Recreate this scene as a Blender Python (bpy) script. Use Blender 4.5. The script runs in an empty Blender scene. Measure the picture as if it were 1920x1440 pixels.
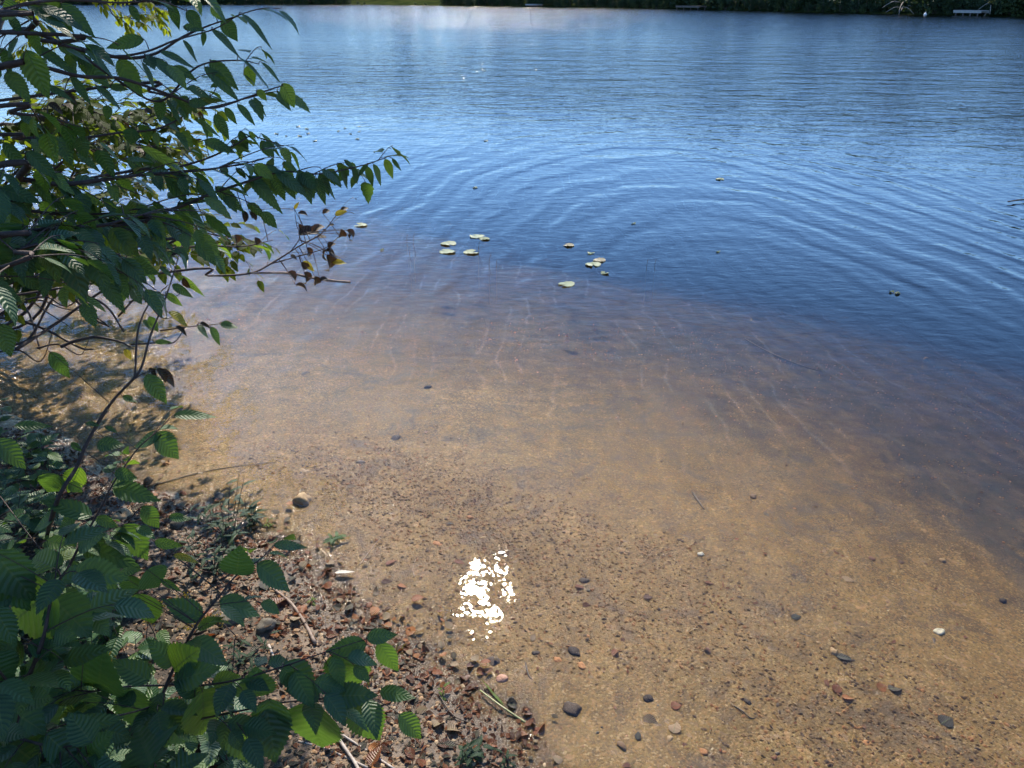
import bpy, math, random
import numpy as np
from math import sin, cos, pi, radians
random.seed(7); rng = np.random.default_rng(7)
S = bpy.context.scene
# ------------------------------------------------------------------ camera
FPX = 1423.0; CAMZ = 1.7; PITCH = math.atan(726/FPX)
cd = bpy.data.cameras.new('camera'); cam = bpy.data.objects.new('camera', cd); S.collection.objects.link(cam)
cam.location = (0, 0, CAMZ); cam.rotation_euler = (pi/2-PITCH, 0, 0)
cd.sensor_width = 36; cd.lens = FPX/1920*36; cd.clip_end = 3000; cd.clip_start = 0.02
S.camera = cam
def ray(px, py):
    cx = (px-960)/FPX; cy = (720-py)/FPX
    return np.array([cx, cos(PITCH)+cy*sin(PITCH), -sin(PITCH)+cy*cos(PITCH)])
def at_y(px, py, Y):
    d = ray(px, py); return np.array([0, 0, CAMZ])+d*(Y/d[1])
def at_z(px, py, z):
    d = ray(px, py); return np.array([0, 0, CAMZ])+d*((z-CAMZ)/d[2])
# ------------------------------------------------------------------ light
g = ray(905, 1110); g /= np.linalg.norm(g)
SUN = np.array([g[0], g[1], -g[2]])              # flat water mirrors the sun to this pixel
SUN_EL = math.asin(SUN[2]); SUN_AZ = math.atan2(SUN[0], SUN[1])
w = bpy.data.worlds.new('World'); S.world = w; w.use_nodes = True
nt = w.node_tree; sky = nt.nodes.new('ShaderNodeTexSky'); sky.sky_type = 'NISHITA'; sky.sun_disc = False
sky.sun_elevation = SUN_EL; sky.sun_rotation = SUN_AZ; sky.air_density = 1.0; sky.dust_density = 0.0; sky.ozone_density = 9.0
nt.links.new(sky.outputs[0], nt.nodes['Background'].inputs[0]); nt.nodes['Background'].inputs[1].default_value = 0.15
sl = bpy.data.lights.new('sun', 'SUN'); sl.energy = 5.0; sl.angle = radians(0.53); sl.color = (1, 0.91, 0.77)
so = bpy.data.objects.new('sun', sl); S.collection.objects.link(so)
from mathutils import Vector, Matrix
so.rotation_euler = Vector(SUN.tolist()).to_track_quat('Z', 'Y').to_euler()
S.view_settings.view_transform = 'Standard'; S.view_settings.look = 'None'; S.view_settings.exposure = 0.7
S.view_settings.gamma = 1; S.view_settings.use_curve_mapping = False
S.cycles.sample_clamp_direct = 0; S.cycles.max_bounces = 8; S.cycles.transparent_max_bounces = 16; S.cycles.use_denoising = True
# ------------------------------------------------------------------ helpers
COL = S.collection
def vhash(ix, iy, seed):
    n = (ix.astype(np.int64)*374761393 + iy.astype(np.int64)*668265263 + seed*1442695041) & 0x7fffffff
    n = ((n ^ (n >> 13))*1274126177) & 0x7fffffff
    return ((n ^ (n >> 16)) & 0xffff)/65535.0
def vn(x, y, sc, seed=0):
    x = np.asarray(x, float)*sc; y = np.asarray(y, float)*sc
    ix = np.floor(x); iy = np.floor(y); fx = x-ix; fy = y-iy; fx = fx*fx*(3-2*fx); fy = fy*fy*(3-2*fy)
    a = vhash(ix, iy, seed); b = vhash(ix+1, iy, seed); c = vhash(ix, iy+1, seed); d = vhash(ix+1, iy+1, seed)
    return (a+(b-a)*fx)*(1-fy)+(c+(d-c)*fx)*fy
def fbm(x, y, sc, o=4, seed=0):
    s = 0; a = 0.5
    for k in range(o): s = s+a*(vn(x, y, sc*2**k, seed+k)-0.5); a *= 0.55
    return s
def sstep(a, b, v):
    t = np.clip((np.asarray(v, float)-a)/(b-a), 0, 1); return t*t*(3-2*t)
def props(o, label=None, cat=None, group=None, kind=None):
    for k, v in (('label', label), ('category', cat), ('group', group), ('kind', kind)):
        if v: o[k] = v
    return o
def mesh_data(name, V, F, mat, uv=None, tint=None, smooth=True):
    """V (n,3); F list of (m,k) index arrays"""
    V = np.asarray(V, np.float32); me = bpy.data.meshes.new(name)
    F = [np.asarray(f, np.int32) for f in F if len(f)]
    me.vertices.add(len(V)); me.vertices.foreach_set('co', V.ravel())
    li = np.concatenate([f.ravel() for f in F]); tot = np.concatenate([np.full(len(f), f.shape[1]) for f in F])
    st = np.concatenate([[0], np.cumsum(tot)[:-1]])
    me.loops.add(len(li)); me.loops.foreach_set('vertex_index', li.astype(np.int32))
    me.polygons.add(len(tot)); me.polygons.foreach_set('loop_start', st.astype(np.int32))
    me.update(calc_edges=True)
    me.polygons.foreach_set('use_smooth', np.full(len(tot), smooth))
    if uv is not None:
        l = me.uv_layers.new(name='uv'); l.data.foreach_set('uv', np.asarray(uv, np.float32)[li].ravel())
    if tint is not None:
        a = me.attributes.new('tint', 'FLOAT', 'POINT'); a.data.foreach_set('value', np.asarray(tint, np.float32))
    me.materials.append(mat); me.validate(); return me
def link(name, me, parent=None, loc=None):
    o = bpy.data.objects.new(name, me); COL.objects.link(o)
    if parent is not None: o.parent = parent; o.matrix_parent_inverse = Matrix.Translation(-parent.location)
    if loc is not None: o.location = loc
    return o
def empty(name, loc, label, cat, group=None):
    o = bpy.data.objects.new(name, None); COL.objects.link(o); o.location = [float(v) for v in loc]
    return props(o, label, cat, group)
class MB:
    def __init__(s): s.V = []; s.F = {}; s.n = 0; s.uv = []; s.t = []
    def add(s, V, F, uv=None, tint=0.5):
        V = np.asarray(V, float).reshape(-1, 3); F = np.asarray(F)
        s.V.append(V); s.F.setdefault(F.shape[1], []).append(F+s.n); s.n += len(V)
        s.uv.append(np.zeros((len(V), 2)) if uv is None else uv)
        s.t.append(np.full(len(V), tint) if np.isscalar(tint) else tint)
    def data(s, name, mat, smooth=True):
        return mesh_data(name, np.concatenate(s.V), [np.concatenate(f) for f in s.F.values()], mat, np.concatenate(s.uv), np.concatenate(s.t), smooth)
    def build(s, name, mat, parent=None, smooth=True):
        return link(name, s.data(name, mat, smooth), parent)
def catmull(P, n=5):
    P = np.asarray(P, float)
    if len(P) < 3:
        t = np.linspace(0, 1, n*(len(P)-1)+1)[:, None]; return P[0]*(1-t)+P[-1]*t
    Q = np.vstack([2*P[0]-P[1], P, 2*P[-1]-P[-2]]); out = []
    for i in range(1, len(Q)-2):
        for k in range(n):
            t = k/n; a, b, c, d = Q[i-1:i+3]
            out.append(0.5*((2*b)+(c-a)*t+(2*a-5*b+4*c-d)*t*t+(3*b-a-3*c+d)*t**3))
    out.append(P[-1]); return np.array(out)
def tube(mb, P, r0, r1, k=6, wob=0.0, tint=0.5):
    P = np.asarray(P, float); n = len(P); T = np.gradient(P, axis=0); T /= np.linalg.norm(T, axis=1)[:, None]+1e-9
    ref = np.array([0, 0, 1.]) if abs(T[0][2]) < 0.9 else np.array([1., 0, 0])
    A = np.cross(T, ref); A /= np.linalg.norm(A, axis=1)[:, None]+1e-9; B = np.cross(T, A)
    r = np.linspace(r0, r1, n)*(1+wob*rng.uniform(-1, 1, n)); an = np.arange(k)*2*pi/k
    V = P[:, None]+(A[:, None]*np.cos(an)[None, :, None]+B[:, None]*np.sin(an)[None, :, None])*r[:, None, None]
    i = np.arange(n-1)[:, None]*k; j = np.arange(k)[None]; j2 = (j+1) % k
    F = np.stack([i+j, i+j2, i+k+j2, i+k+j], -1).reshape(-1, 4)
    V = np.vstack([V.reshape(-1, 3), P[0], P[-1]])
    c = n*k; base = np.arange(k)
    uv = np.zeros((len(V), 2)); mb.add(V, F, uv, tint)
    C = np.array([[(b+1) % k, b, c] for b in base]+[[(n-1)*k+b, (n-1)*k+(b+1) % k, c+1] for b in base])
    mb.F.setdefault(3, []).append(C+mb.n-len(V))
# ------------------------------------------------------------------ materials
def newmat(name):
    m = bpy.data.materials.new(name); m.use_nodes = True; m.node_tree.nodes.clear()
    return m, m.node_tree
class NT:
    def __init__(s, t): s.t = t
    def n(s, typ, ins=None, **kw):
        x = s.t.nodes.new('ShaderNode'+typ)
        for k, v in kw.items(): setattr(x, k, v)
        for k, v in (ins or {}).items():
            if isinstance(v, bpy.types.NodeSocket): s.t.links.new(v, x.inputs[k])
            else: x.inputs[k].default_value = v
        return x
    def m(s, op, a, b=None, c=None, clamp=False):
        x = s.t.nodes.new('ShaderNodeMath'); x.operation = op; x.use_clamp = clamp
        for i, v in enumerate((a, b, c)):
            if v is None: continue
            if isinstance(v, bpy.types.NodeSocket): s.t.links.new(v, x.inputs[i])
            else: x.inputs[i].default_value = v
        return x.outputs[0]
    def ramp(s, f, stops):
        x = s.t.nodes.new('ShaderNodeValToRGB'); s.t.links.new(f, x.inputs[0]); e = x.color_ramp.elements
        while len(e) < len(stops): e.new(0.5)
        for q, (p, c) in zip(e, stops): q.position = p; q.color = (*c, 1) if len(c) == 3 else c
        return x.outputs[0]
    def mix(s, f, a, b, mode='MIX'):
        x = s.t.nodes.new('ShaderNodeMix'); x.data_type = 'RGBA'; x.blend_type = mode
        for i, v in ((0, f), (6, a), (7, b)):
            if isinstance(v, bpy.types.NodeSocket): s.t.links.new(v, x.inputs[i])
            else: x.inputs[i].default_value = v if i == 0 else ((*v, 1) if len(v) == 3 else v)
        return x.outputs[2]
    def mr(s, v, a, b, c=0.0, d=1.0, smooth=True):
        x = s.t.nodes.new('ShaderNodeMapRange'); x.interpolation_type = 'SMOOTHSTEP' if smooth else 'LINEAR'
        s.t.links.new(v, x.inputs[0])
        for i, q in enumerate((a, b, c, d)): x.inputs[i+1].default_value = q
        return x.outputs[0]
    def noise(s, vec, sc, det=3, rough=0.55, dist=0.0):
        return s.n('TexNoise', {'Vector': vec, 'Scale': sc, 'Detail': det, 'Roughness': rough, 'Distortion': dist}).outputs[0]
    def out(s, surf, vol=None):
        o = s.t.nodes.new('ShaderNodeOutputMaterial'); s.t.links.new(surf, o.inputs[0])
        if vol is not None: s.t.links.new(vol, o.inputs[1])
def leaf_mat(name, cols, trans, tfac=0.35, rough=0.42, spots=0.25, spotcol=(0.12, 0.06, 0.015), spec=0.45):
    m, t = newmat(name); q = NT(t)
    uv = q.n('UVMap').outputs[0]; sp = q.n('SeparateXYZ', {0: uv}); u = sp.outputs[0]; v = sp.outputs[1]
    tint = q.n('Attribute', attribute_name='tint').outputs['Fac']
    a = q.m('ABSOLUTE', q.m('MULTIPLY', q.m('SUBTRACT', u, 0.5), 2.0))
    c = q.m('SUBTRACT', v, q.m('MULTIPLY', a, 0.16))
    ple = q.m('SINE', q.m('MULTIPLY', c, 2*pi*9.5))
    vein = q.mr(ple, 0.86, 1.0); mid = q.mr(a, 0.07, 0.02); vv = q.m('MAXIMUM', q.m('MULTIPLY', vein, 0.55), mid)
    pos = q.n('NewGeometry').outputs['Position']
    base = q.ramp(tint, [(i/(len(cols)-1), cc) for i, cc in enumerate(cols)])
    n1 = q.noise(pos, 60, 3)
    base = q.mix(q.m('MULTIPLY', q.mr(n1, 0.3, 0.7), 0.35), base, q.mix(1.0, base, (0.6, 0.7, 0.6), 'MULTIPLY'))
    base = q.mix(vv, base, q.mix(0.55, base, (0.16, 0.22, 0.07)))
    spot = q.m('MULTIPLY', q.mr(q.noise(pos, 110, 2), 0.68, 0.74), spots)
    base = q.mix(spot, base, spotcol)
    bh = q.m('ADD', q.m('MULTIPLY', ple, 0.0007), q.m('MULTIPLY', q.noise(uv, 45, 2), 0.0006))
    bump = q.n('Bump', {'Height': bh, 'Strength': 0.8, 'Distance': 1.0}).outputs[0]
    p = q.n('BsdfPrincipled', {'Base Color': base, 'Roughness': rough, 'Normal': bump, 'Specular IOR Level': spec})
    tc = q.mix(vv, q.mix(q.mr(tint, 0.35, 0.9), q.mix(1.0, trans, (.7, .7, .7), 'MULTIPLY'), q.mix(1.0, trans, (2.6, 2.1, 1.3), 'MULTIPLY')), q.mix(1.0, trans, (0.5, 0.5, 0.4), 'MULTIPLY'))
    tr = q.n('BsdfTranslucent', {'Color': tc, 'Normal': bump})
    mx = q.n('MixShader', {0: tfac, 1: p.outputs[0], 2: tr.outputs[0]})
    q.out(mx.outputs[0]); return m
M = {}
M['leaf'] = leaf_mat('green leaf', [(0.036, 0.088, 0.046), (0.052, 0.118, 0.050), (0.084, 0.155, 0.044), (0.17, 0.21, 0.03)], (0.15, 0.30, 0.025), 0.32, 0.40)
M['leaf_small'] = leaf_mat('small shrub leaf', [(0.018, 0.038, 0.012), (0.035, 0.06, 0.013), (0.06, 0.085, 0.014), (0.14, 0.14, 0.016)], (0.20, 0.30, 0.02), 0.42, 0.6, spec=0.12)
M['leaf_dark'] = leaf_mat('willow leaf', [(0.018, 0.045, 0.02), (0.03, 0.07, 0.03)], (0.10, 0.2, 0.03), 0.25)
M['leaf_crown'] = leaf_mat('tree crown leaf', [(0.03, 0.06, 0.012), (0.05, 0.09, 0.015), (0.09, 0.12, 0.02)], (0.12, 0.16, 0.015), 0.3)
M['leaf_far'] = leaf_mat('far foliage', [(0.02, 0.042, 0.018), (0.035, 0.065, 0.022), (0.09, 0.11, 0.03)], (0.06, 0.09, 0.02), 0.25, 0.6)
M['withered'] = leaf_mat('withered leaf', [(0.022, 0.012, 0.010), (0.045, 0.022, 0.013), (0.09, 0.045, 0.018)], (0.10, 0.045, 0.015), 0.1, 0.55)
M['yellow'] = leaf_mat('yellow leaf', [(0.35, 0.30, 0.02), (0.45, 0.33, 0.03)], (0.6, 0.5, 0.04), 0.4, 0.45)
M['moss_flower'] = leaf_mat('goldenrod flower', [(0.16, 0.14, 0.02), (0.34, 0.24, 0.03)], (0.4, 0.32, 0.03), 0.4, 0.7)
def litter(name, cols, rough=0.5):
    return leaf_mat(name, cols, tuple(min(1, c*1.3) for c in cols[-1]), 0.15, rough, 0.5, (0.04, 0.02, 0.01))
M['lit_red'] = litter('russet fallen leaf', [(0.07, 0.022, 0.011), (0.15, 0.045, 0.018), (0.24, 0.078, 0.03)], 0.32)
M['lit_orange'] = litter('orange fallen leaf', [(0.28, 0.095, 0.028), (0.42, 0.16, 0.045)], 0.4)
M['lit_tan'] = litter('tan fallen leaf', [(0.20, 0.13, 0.075), (0.34, 0.23, 0.14)], 0.55)
M['lit_pale'] = litter('bleached fallen leaf', [(0.62, 0.56, 0.48), (0.7, 0.64, 0.55)], 0.6)
M['lit_dark'] = litter('sodden dark leaf', [(0.025, 0.018, 0.014), (0.05, 0.032, 0.02)], 0.5)
M['lily'] = leaf_mat('lily pad', [(0.17, 0.25, 0.13), (0.24, 0.30, 0.16), (0.36, 0.28, 0.19)], (0.3, 0.4, 0.1), 0.1, 0.35, 0.4)
def bark(name, c1, c2, sc=60, rough=0.75):
    m, t = newmat(name); q = NT(t); pos = q.n('NewGeometry').outputs['Position']
    n1 = q.noise(pos, sc, 4); c = q.ramp(n1, [(0.3, c1), (0.7, c2)])
    b = q.n('Bump', {'Height': q.noise(pos, sc*3, 3), 'Strength': 0.6, 'Distance': 0.003}).outputs[0]
    q.out(q.n('BsdfPrincipled', {'Base Color': c, 'Roughness': rough, 'Normal': b}).outputs[0]); return m
M['twig'] = bark('dark twig bark', (0.035, 0.022, 0.018), (0.09, 0.055, 0.045))
M['trunk'] = bark('tree bark', (0.05, 0.04, 0.03), (0.16, 0.13, 0.10), 14)
M['stick'] = bark('weathered stick', (0.16, 0.11, 0.08), (0.36, 0.27, 0.21), 45)
M['greystick'] = bark('bleached stick', (0.28, 0.23, 0.19), (0.5, 0.44, 0.38), 60)
M['wetstick'] = bark('sodden stick', (0.03, 0.02, 0.013), (0.08, 0.05, 0.03), 60, 0.5)
M['reed'] = bark('reed stem', (0.20, 0.24, 0.08), (0.42, 0.38, 0.2), 40, 0.5)
M['boards'] = bark('pale dock boards', (0.36, 0.35, 0.33), (0.48, 0.47, 0.45), 3, 0.7)
M['darkwood'] = bark('dark dock wood', (0.10, 0.08, 0.07), (0.2, 0.17, 0.14), 3, 0.8)
M['white'] = bark('white plastic', (0.75, 0.75, 0.73), (0.82, 0.82, 0.8), 5, 0.4)
M['orangekayak'] = bark('orange plastic hull', (0.6, 0.2, 0.06), (0.7, 0.26, 0.08), 5, 0.4)
def stone_mat(name, cols, wet=0.35, spec=0.12):
    m, t = newmat(name); q = NT(t); pos = q.n('NewGeometry').outputs['Position']
    tint = q.n('Attribute', attribute_name='tint').outputs['Fac']
    c = q.ramp(tint, [(i/max(1, len(cols)-1), k) for i, k in enumerate(cols)])
    c = q.mix(q.m('MULTIPLY', q.mr(q.noise(pos, 90, 4), 0.35, 0.7), 0.5), c, q.mix(1.0, c, (0.45, 0.42, 0.4), 'MULTIPLY'))
    c = q.mix(q.m('MULTIPLY', q.mr(q.noise(pos, 400, 2), 0.6, 0.7), 0.4), c, (0.5, 0.42, 0.33))
    b = q.n('Bump', {'Height': q.noise(pos, 160, 4), 'Strength': 0.5, 'Distance': 0.004}).outputs[0]
    q.out(q.n('BsdfPrincipled', {'Base Color': c, 'Roughness': max(wet, .7), 'Normal': b, 'Specular IOR Level': spec}).outputs[0]); return m
M['gravel'] = stone_mat('wet gravel', [(0.065, 0.042, 0.028), (0.12, 0.075, 0.036), (0.17, 0.105, 0.045), (0.21, 0.13, 0.05), (0.27, 0.12, 0.042), (0.36, 0.24, 0.11)])
M['shoregravel'] = stone_mat('dry shore gravel', [(0.06, 0.042, 0.03), (0.15, 0.10, 0.055), (0.26, 0.165, 0.085), (0.36, 0.21, 0.10), (0.48, 0.36, 0.22)], 0.5, .4)
M['st_dark'] = stone_mat('dark stone', [(0.05, 0.038, 0.03), (0.085, 0.062, 0.045)], 0.4)
M['st_brown'] = stone_mat('brown stone', [(0.14, 0.09, 0.05), (0.22, 0.14, 0.075)], 0.4)
M['st_tan'] = stone_mat('tan stone', [(0.36, 0.25, 0.14), (0.46, 0.33, 0.19)], 0.4)
M['st_orange'] = stone_mat('orange stone', [(0.40, 0.19, 0.08), (0.5, 0.26, 0.11)], 0.4)
M['st_pink'] = stone_mat('pinkish stone', [(0.42, 0.24, 0.17), (0.48, 0.3, 0.22)], 0.4)
M['st_white'] = stone_mat('white stone', [(0.7, 0.66, 0.52), (0.75, 0.7, 0.6)], 0.4)
M['st_grey'] = stone_mat('grey stone', [(0.10, 0.09, 0.07), (0.16, 0.14, 0.11)], 0.7)
# ------------------------------------------------------------------ ground
SHORE = [at_z(px, py, 0)[:2] for px, py in ((-60, 745), (0, 775), (60, 790), (120, 822), (175, 868), (250, 893), (330, 925), (420, 962), (500, 1003), (565, 1030), (610, 1062), (690, 1130), (745, 1185), (820, 1232), (900, 1290), (980, 1352), (1040, 1440))]
SHORE = [(-60., 60.), (-22., 28.), (-9., 11.), (-5., 5.6), (-3.4, 3.6)]+[tuple(p) for p in SHORE]+[(0.55, 0.75), (1.3, 0.1), (3., -1.2), (9., -4.), (60., -12.)]
SHORE = np.array(SHORE)
far_px = [(-900, 4), (0, 8), (640, 8.5), (1000, 13), (1280, 17), (1600, 24.5), (1920, 31), (2600, 44)]
FARP = np.array([at_z(a, b, 0)[:2] for a, b in far_px])
def sdist(P, X, Y, neg):
    best = np.full(X.shape, 1e9); sg = np.ones(X.shape)
    for i in range(len(P)-1):
        ax, ay = P[i]; bx, by = P[i+1]; dx, dy = bx-ax, by-ay; L = dx*dx+dy*dy
        t = np.clip(((X-ax)*dx+(Y-ay)*dy)/L, 0, 1); ex = X-ax-t*dx; ey = Y-ay-t*dy; d = np.hypot(ex, ey)
        cr = dx*(Y-ay)-dy*(X-ax); u = d < best-1e-9
        best = np.where(u, d, best); sg = np.where(u, np.where(cr > 0, neg, -neg), sg)
    return best*sg
def shore_d(X, Y):    # >0 on the near bank (right-hand side walking left->right is land)
    return sdist(SHORE, np.asarray(X, float), np.asarray(Y, float), -1.0)
def far_d(X, Y):      # >0 beyond the far shore
    return sdist(FARP, np.asarray(X, float), np.asarray(Y, float), 1.0)
def height(X, Y, fine=True):
    X = np.asarray(X, float); Y = np.asarray(Y, float)
    d = shore_d(X, Y)+0.10*fbm(X, Y, 2.2, 3, 5)*(np.hypot(X, Y) < 12)
    land = 0.085*np.clip(d, 0, 0.5)+0.16*np.clip(d-0.5, 0, 6)+0.05*np.clip(d-6.5, 0, 60)
    a = np.clip(-d, 0, None)
    wat = -(0.085*np.clip(a, 0, 1.2)+0.16*np.clip(a-1.2, 0, 1.6)+0.15*np.clip(a-2.8, 0, 2)+0.3*np.clip(a-4.8, 0, 8)+0.05*np.clip(a-12, 0, 40))
    h = np.where(d > 0, land, wat)
    near = 1-sstep(6, 20, np.hypot(X, Y))
    h = h+near*(0.030*fbm(X, Y, 1.6, 3, 11)*sstep(0.0, 0.6, a)+0.05*fbm(X, Y, 3.0, 3, 21)*sstep(0.05, 0.5, d))
    if fine:
        h = h+near*(0.012*fbm(X, Y, 14, 3, 31)*np.where(d > 0, 1.0, 0.5))
        u = X*(1+0.08*(Y-2.5))+0.12*fbm(X, Y, 1.2, 2, 41)
        h = h+near*0.0022*np.sin(u*2*pi/0.17)*sstep(0.9, 1.6, a)
    fd = far_d(X, Y)
    fh = np.where(fd > -8, np.clip(0.10*fd, -0.8, 2.0)+0.14*np.clip(fd-8, 0, 70), -9)
    return np.where(fd > -40, np.maximum(h*(1-sstep(-40, -10, fd))-2.4*sstep(-40, -10, fd), fh), h)
def graded(a, b, st, lo, hi, gr=1.09):
    mid = np.arange(a, b, st); up = []; v = b; s = st
    while v < hi: up.append(v); s *= gr; v += min(s, 14)
    dn = []; v = a-st; s = st
    while v > lo: dn.append(v); s *= gr; v -= min(s, 14)
    return np.array(dn[::-1]+list(mid)+up+[hi])
gx = graded(-2.6, 2.8, 0.022, -420, 420); gy = graded(0.55, 4.2, 0.022, -60, 420)
GX, GY = np.meshgrid(gx, gy); GZ = height(GX, GY)
nx, ny = len(gx), len(gy)
i = np.arange(ny-1)[:, None]*nx; j = np.arange(nx-1)[None]
GF = np.stack([i+j, i+j+1, i+nx+j+1, i+nx+j], -1).reshape(-1, 4)
m, t = newmat('shore and lake bed'); q = NT(t)
pos = q.n('NewGeometry').outputs['Position']; sp = q.n('SeparateXYZ', {0: pos}); px_, py_, pz_ = sp.outputs
n_big = q.noise(pos, 1.3, 4); n_mid = q.noise(pos, 9, 5, 0.65); n_fine = q.noise(pos, 160, 4, 0.7); n_gr = q.noise(pos, 420, 2, 0.6)
vor = q.n('TexVoronoi', {'Vector': pos, 'Scale': 170.0, 'Randomness': 1.0}); vc = q.n('SeparateColor', {0: vor.outputs['Color']}).outputs[0]
vor2 = q.n('TexVoronoi', {'Vector': pos, 'Scale': 75.0, 'Randomness': 1.0}); vc2 = q.n('SeparateColor', {0: vor2.outputs['Color']}).outputs[0]
sand = q.ramp(n_mid, [(0.3, (0.10, 0.060, 0.014)), (0.5, (0.19, 0.122, 0.030)), (0.75, (0.28, 0.186, 0.046))])
grit = q.ramp(vc, [(0.0, (0.035, 0.022, 0.01)), (0.25, (0.11, 0.062, 0.018)), (0.6, (0.22, 0.135, 0.032)), (0.85, (0.31, 0.135, 0.03)), (1.0, (0.5, 0.36, 0.17))])
sand = q.mix(0.42, sand, grit)
pebz = q.m('MULTIPLY', q.mr(vc2, 0.72, 0.78), q.mr(n_mid, 0.5, 0.62)); sand = q.mix(q.m('MULTIPLY', pebz, 0.6), sand, q.ramp(vc2, [(0.75, (0.12, 0.08, 0.05)), (0.9, (0.45, 0.25, 0.1)), (1.0, (0.2, 0.15, 0.12))]))
blot = q.mr(q.noise(pos, 3.1, 6, 0.75, 0.8), 0.50, 0.66)
sand = q.mix(q.m('MULTIPLY', blot, 0.7), sand, (0.075, 0.05, 0.026))
# dark silt and weed patches in the deeper bed at the right
pv = q.n('Mapping', {'Vector': pos, 'Scale': (1.0, 0.55, 1), 'Rotation': (0, 0, radians(-38))}).outputs[0]
wd = q.m('MULTIPLY', q.mr(q.noise(pv, 1.9, 6, 0.7), 0.46, 0.56), q.mr(q.m('ADD', px_, q.m('MULTIPLY', py_, 0.55)), 2.7, 3.3))
sand = q.mix(q.m('MULTIPLY', wd, 0.8), sand, (0.035, 0.03, 0.028))
silt = q.mr(pz_, -0.10, -0.50); sand = q.mix(q.m('MULTIPLY', silt, 0.85), sand, q.mix(q.mr(n_mid, .35, .65), (0.05, 0.038, 0.03), (0.12, 0.085, 0.055)))
mud = q.ramp(n_mid, [(0.3, (0.08, 0.058, 0.042)), (0.5, (0.19, 0.148, 0.115)), (0.8, (0.30, 0.24, 0.195))])
mud = q.mix(0.25, mud, grit)
mud = q.mix(q.m('MULTIPLY', q.mr(pz_, 0.016, 0.045), 0.92), mud, q.ramp(n_fine, [(0.35, (0.018, 0.013, 0.009)), (0.7, (0.07, 0.048, 0.032))]))
base = q.mix(q.mr(q.m('ADD', pz_, q.m('MULTIPLY', q.m('SUBTRACT', n_mid, 0.5), 0.02)), -0.002, 0.012), sand, mud)
grass = q.ramp(q.noise(pos, 0.3, 4), [(0.35, (0.018, 0.028, 0.010)), (0.65, (0.05, 0.06, 0.018))])
zn = q.m('ADD', pz_, q.m('MULTIPLY', q.m('SUBTRACT', n_mid, 0.5), 0.014)); band = q.m('MULTIPLY', q.mr(zn, -0.006, 0.0), q.mr(zn, 0.020, 0.010))
base = q.mix(q.m('MULTIPLY', band, 0.7), base, q.mix(1.0, base, (0.3, 0.26, 0.23), 'MULTIPLY'))
base = q.mix(q.mr(py_, 45, 60), base, grass)
wetr = q.mr(q.m('ADD', pz_, q.m('MULTIPLY', q.m('SUBTRACT', n_mid, 0.5), 0.03)), 0.0, 0.03, 0.10, 0.8)
bmp = q.n('Bump', {'Height': q.m('ADD', q.m('MULTIPLY', vor.outputs['Distance'], -0.3), q.m('ADD', n_fine, q.m('MULTIPLY', n_gr, 0.5))), 'Strength': 0.8, 'Distance': 0.004}).outputs[0]
q.out(q.n('BsdfPrincipled', {'Base Color': base, 'Roughness': wetr, 'Normal': bmp, 'Specular IOR Level': q.mr(py_, 40, 55, 0.4, 0.0)}).outputs[0])
M['ground'] = m
go = link('ground', mesh_data('ground', np.stack([GX, GY, GZ], -1).reshape(-1, 3), [GF], m)); props(go, kind='structure')
def hz(x, y): return float(height(np.array([x]), np.array([y]), False)[0])
def at_g(px, py, dz=0.0):
    d = ray(px, py); ts = np.linspace(0.8, 9.0, 500); P = d[None]*ts[:, None]; P[:, 2] += CAMZ
    h = height(P[:, 0], P[:, 1], False)+dz; k = np.argmax(P[:, 2] < h)
    return P[k]
# ------------------------------------------------------------------ water
m, t = newmat('lake water'); q = NT(t)
pos = q.n('NewGeometry').outputs['Position']; sp = q.n('SeparateXYZ', {0: pos}); x, y = sp.outputs[0], sp.outputs[1]
def radius(cx, cy, sx=1.0, sy=1.0):
    a = q.m('MULTIPLY', q.m('SUBTRACT', x, cx), sx); b = q.m('MULTIPLY', q.m('SUBTRACT', y, cy), sy)
    return q.m('SQRT', q.m('ADD', q.m('MULTIPLY', a, a), q.m('MULTIPLY', b, b)))
nlow = q.noise(pos, 0.7, 2)
r = radius(1.6, 3.4, 1.0, 0.36)
ph = q.m('ADD', q.m('MULTIPLY', r, 2*pi/0.29), q.m('ADD', q.m('MULTIPLY', nlow, 9.0), q.m('MULTIPLY', q.noise(pos, 2.2, 3), 3.0)))
rm = q.m('MULTIPLY', q.mr(r, 0.5, 1.3), q.mr(r, 4.5, 2.6)); rm = q.m('MULTIPLY', rm, q.mr(y, 2.6, 5.0))
rm = q.m('MULTIPLY', rm, q.mr(q.noise(pos, 0.9, 2), 0.25, 0.5, 0.15, 1.0))
h1 = q.m('MULTIPLY', q.m('ADD', q.m('SINE', ph), q.m('MULTIPLY', q.m('SINE', q.m('MULTIPLY', ph, 2.23)), 0.3)), q.m('MULTIPLY', rm, 0.0023))
mp = q.n('Mapping', {'Vector': pos, 'Scale': (1.0, 1.7, 1), 'Rotation': (0, 0, radians(6))}).outputs[0]
mfar = q.mr(q.m('ADD', y, q.m('MULTIPLY', x, 0.45)), 6.5, 17, 0.0, 1.0)
h2 = q.m('MULTIPLY', q.m('ADD', q.m('MULTIPLY', q.noise(mp, 2.2, 4, 0.6, 0.4), 0.030), q.m('MULTIPLY', q.noise(mp, 0.6, 3, 0.6), 0.07)), q.m('MULTIPLY', mfar, q.m('ADD', 1.0, q.m('MULTIPLY', y, 0.008))))
mp2 = q.n('Mapping', {'Vector': pos, 'Scale': (1, 2.0, 1), 'Rotation': (0, 0, radians(-20))}).outputs[0]
mmid = q.mr(q.m('ADD', y, q.m('MULTIPLY', x, 0.35)), 2.6, 5.5, 0.22, 1.0)
h3 = q.m('MULTIPLY', q.noise(mp2, 7.0, 3, 0.5, 0.3), q.m('MULTIPLY', mmid, 0.0030))
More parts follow.
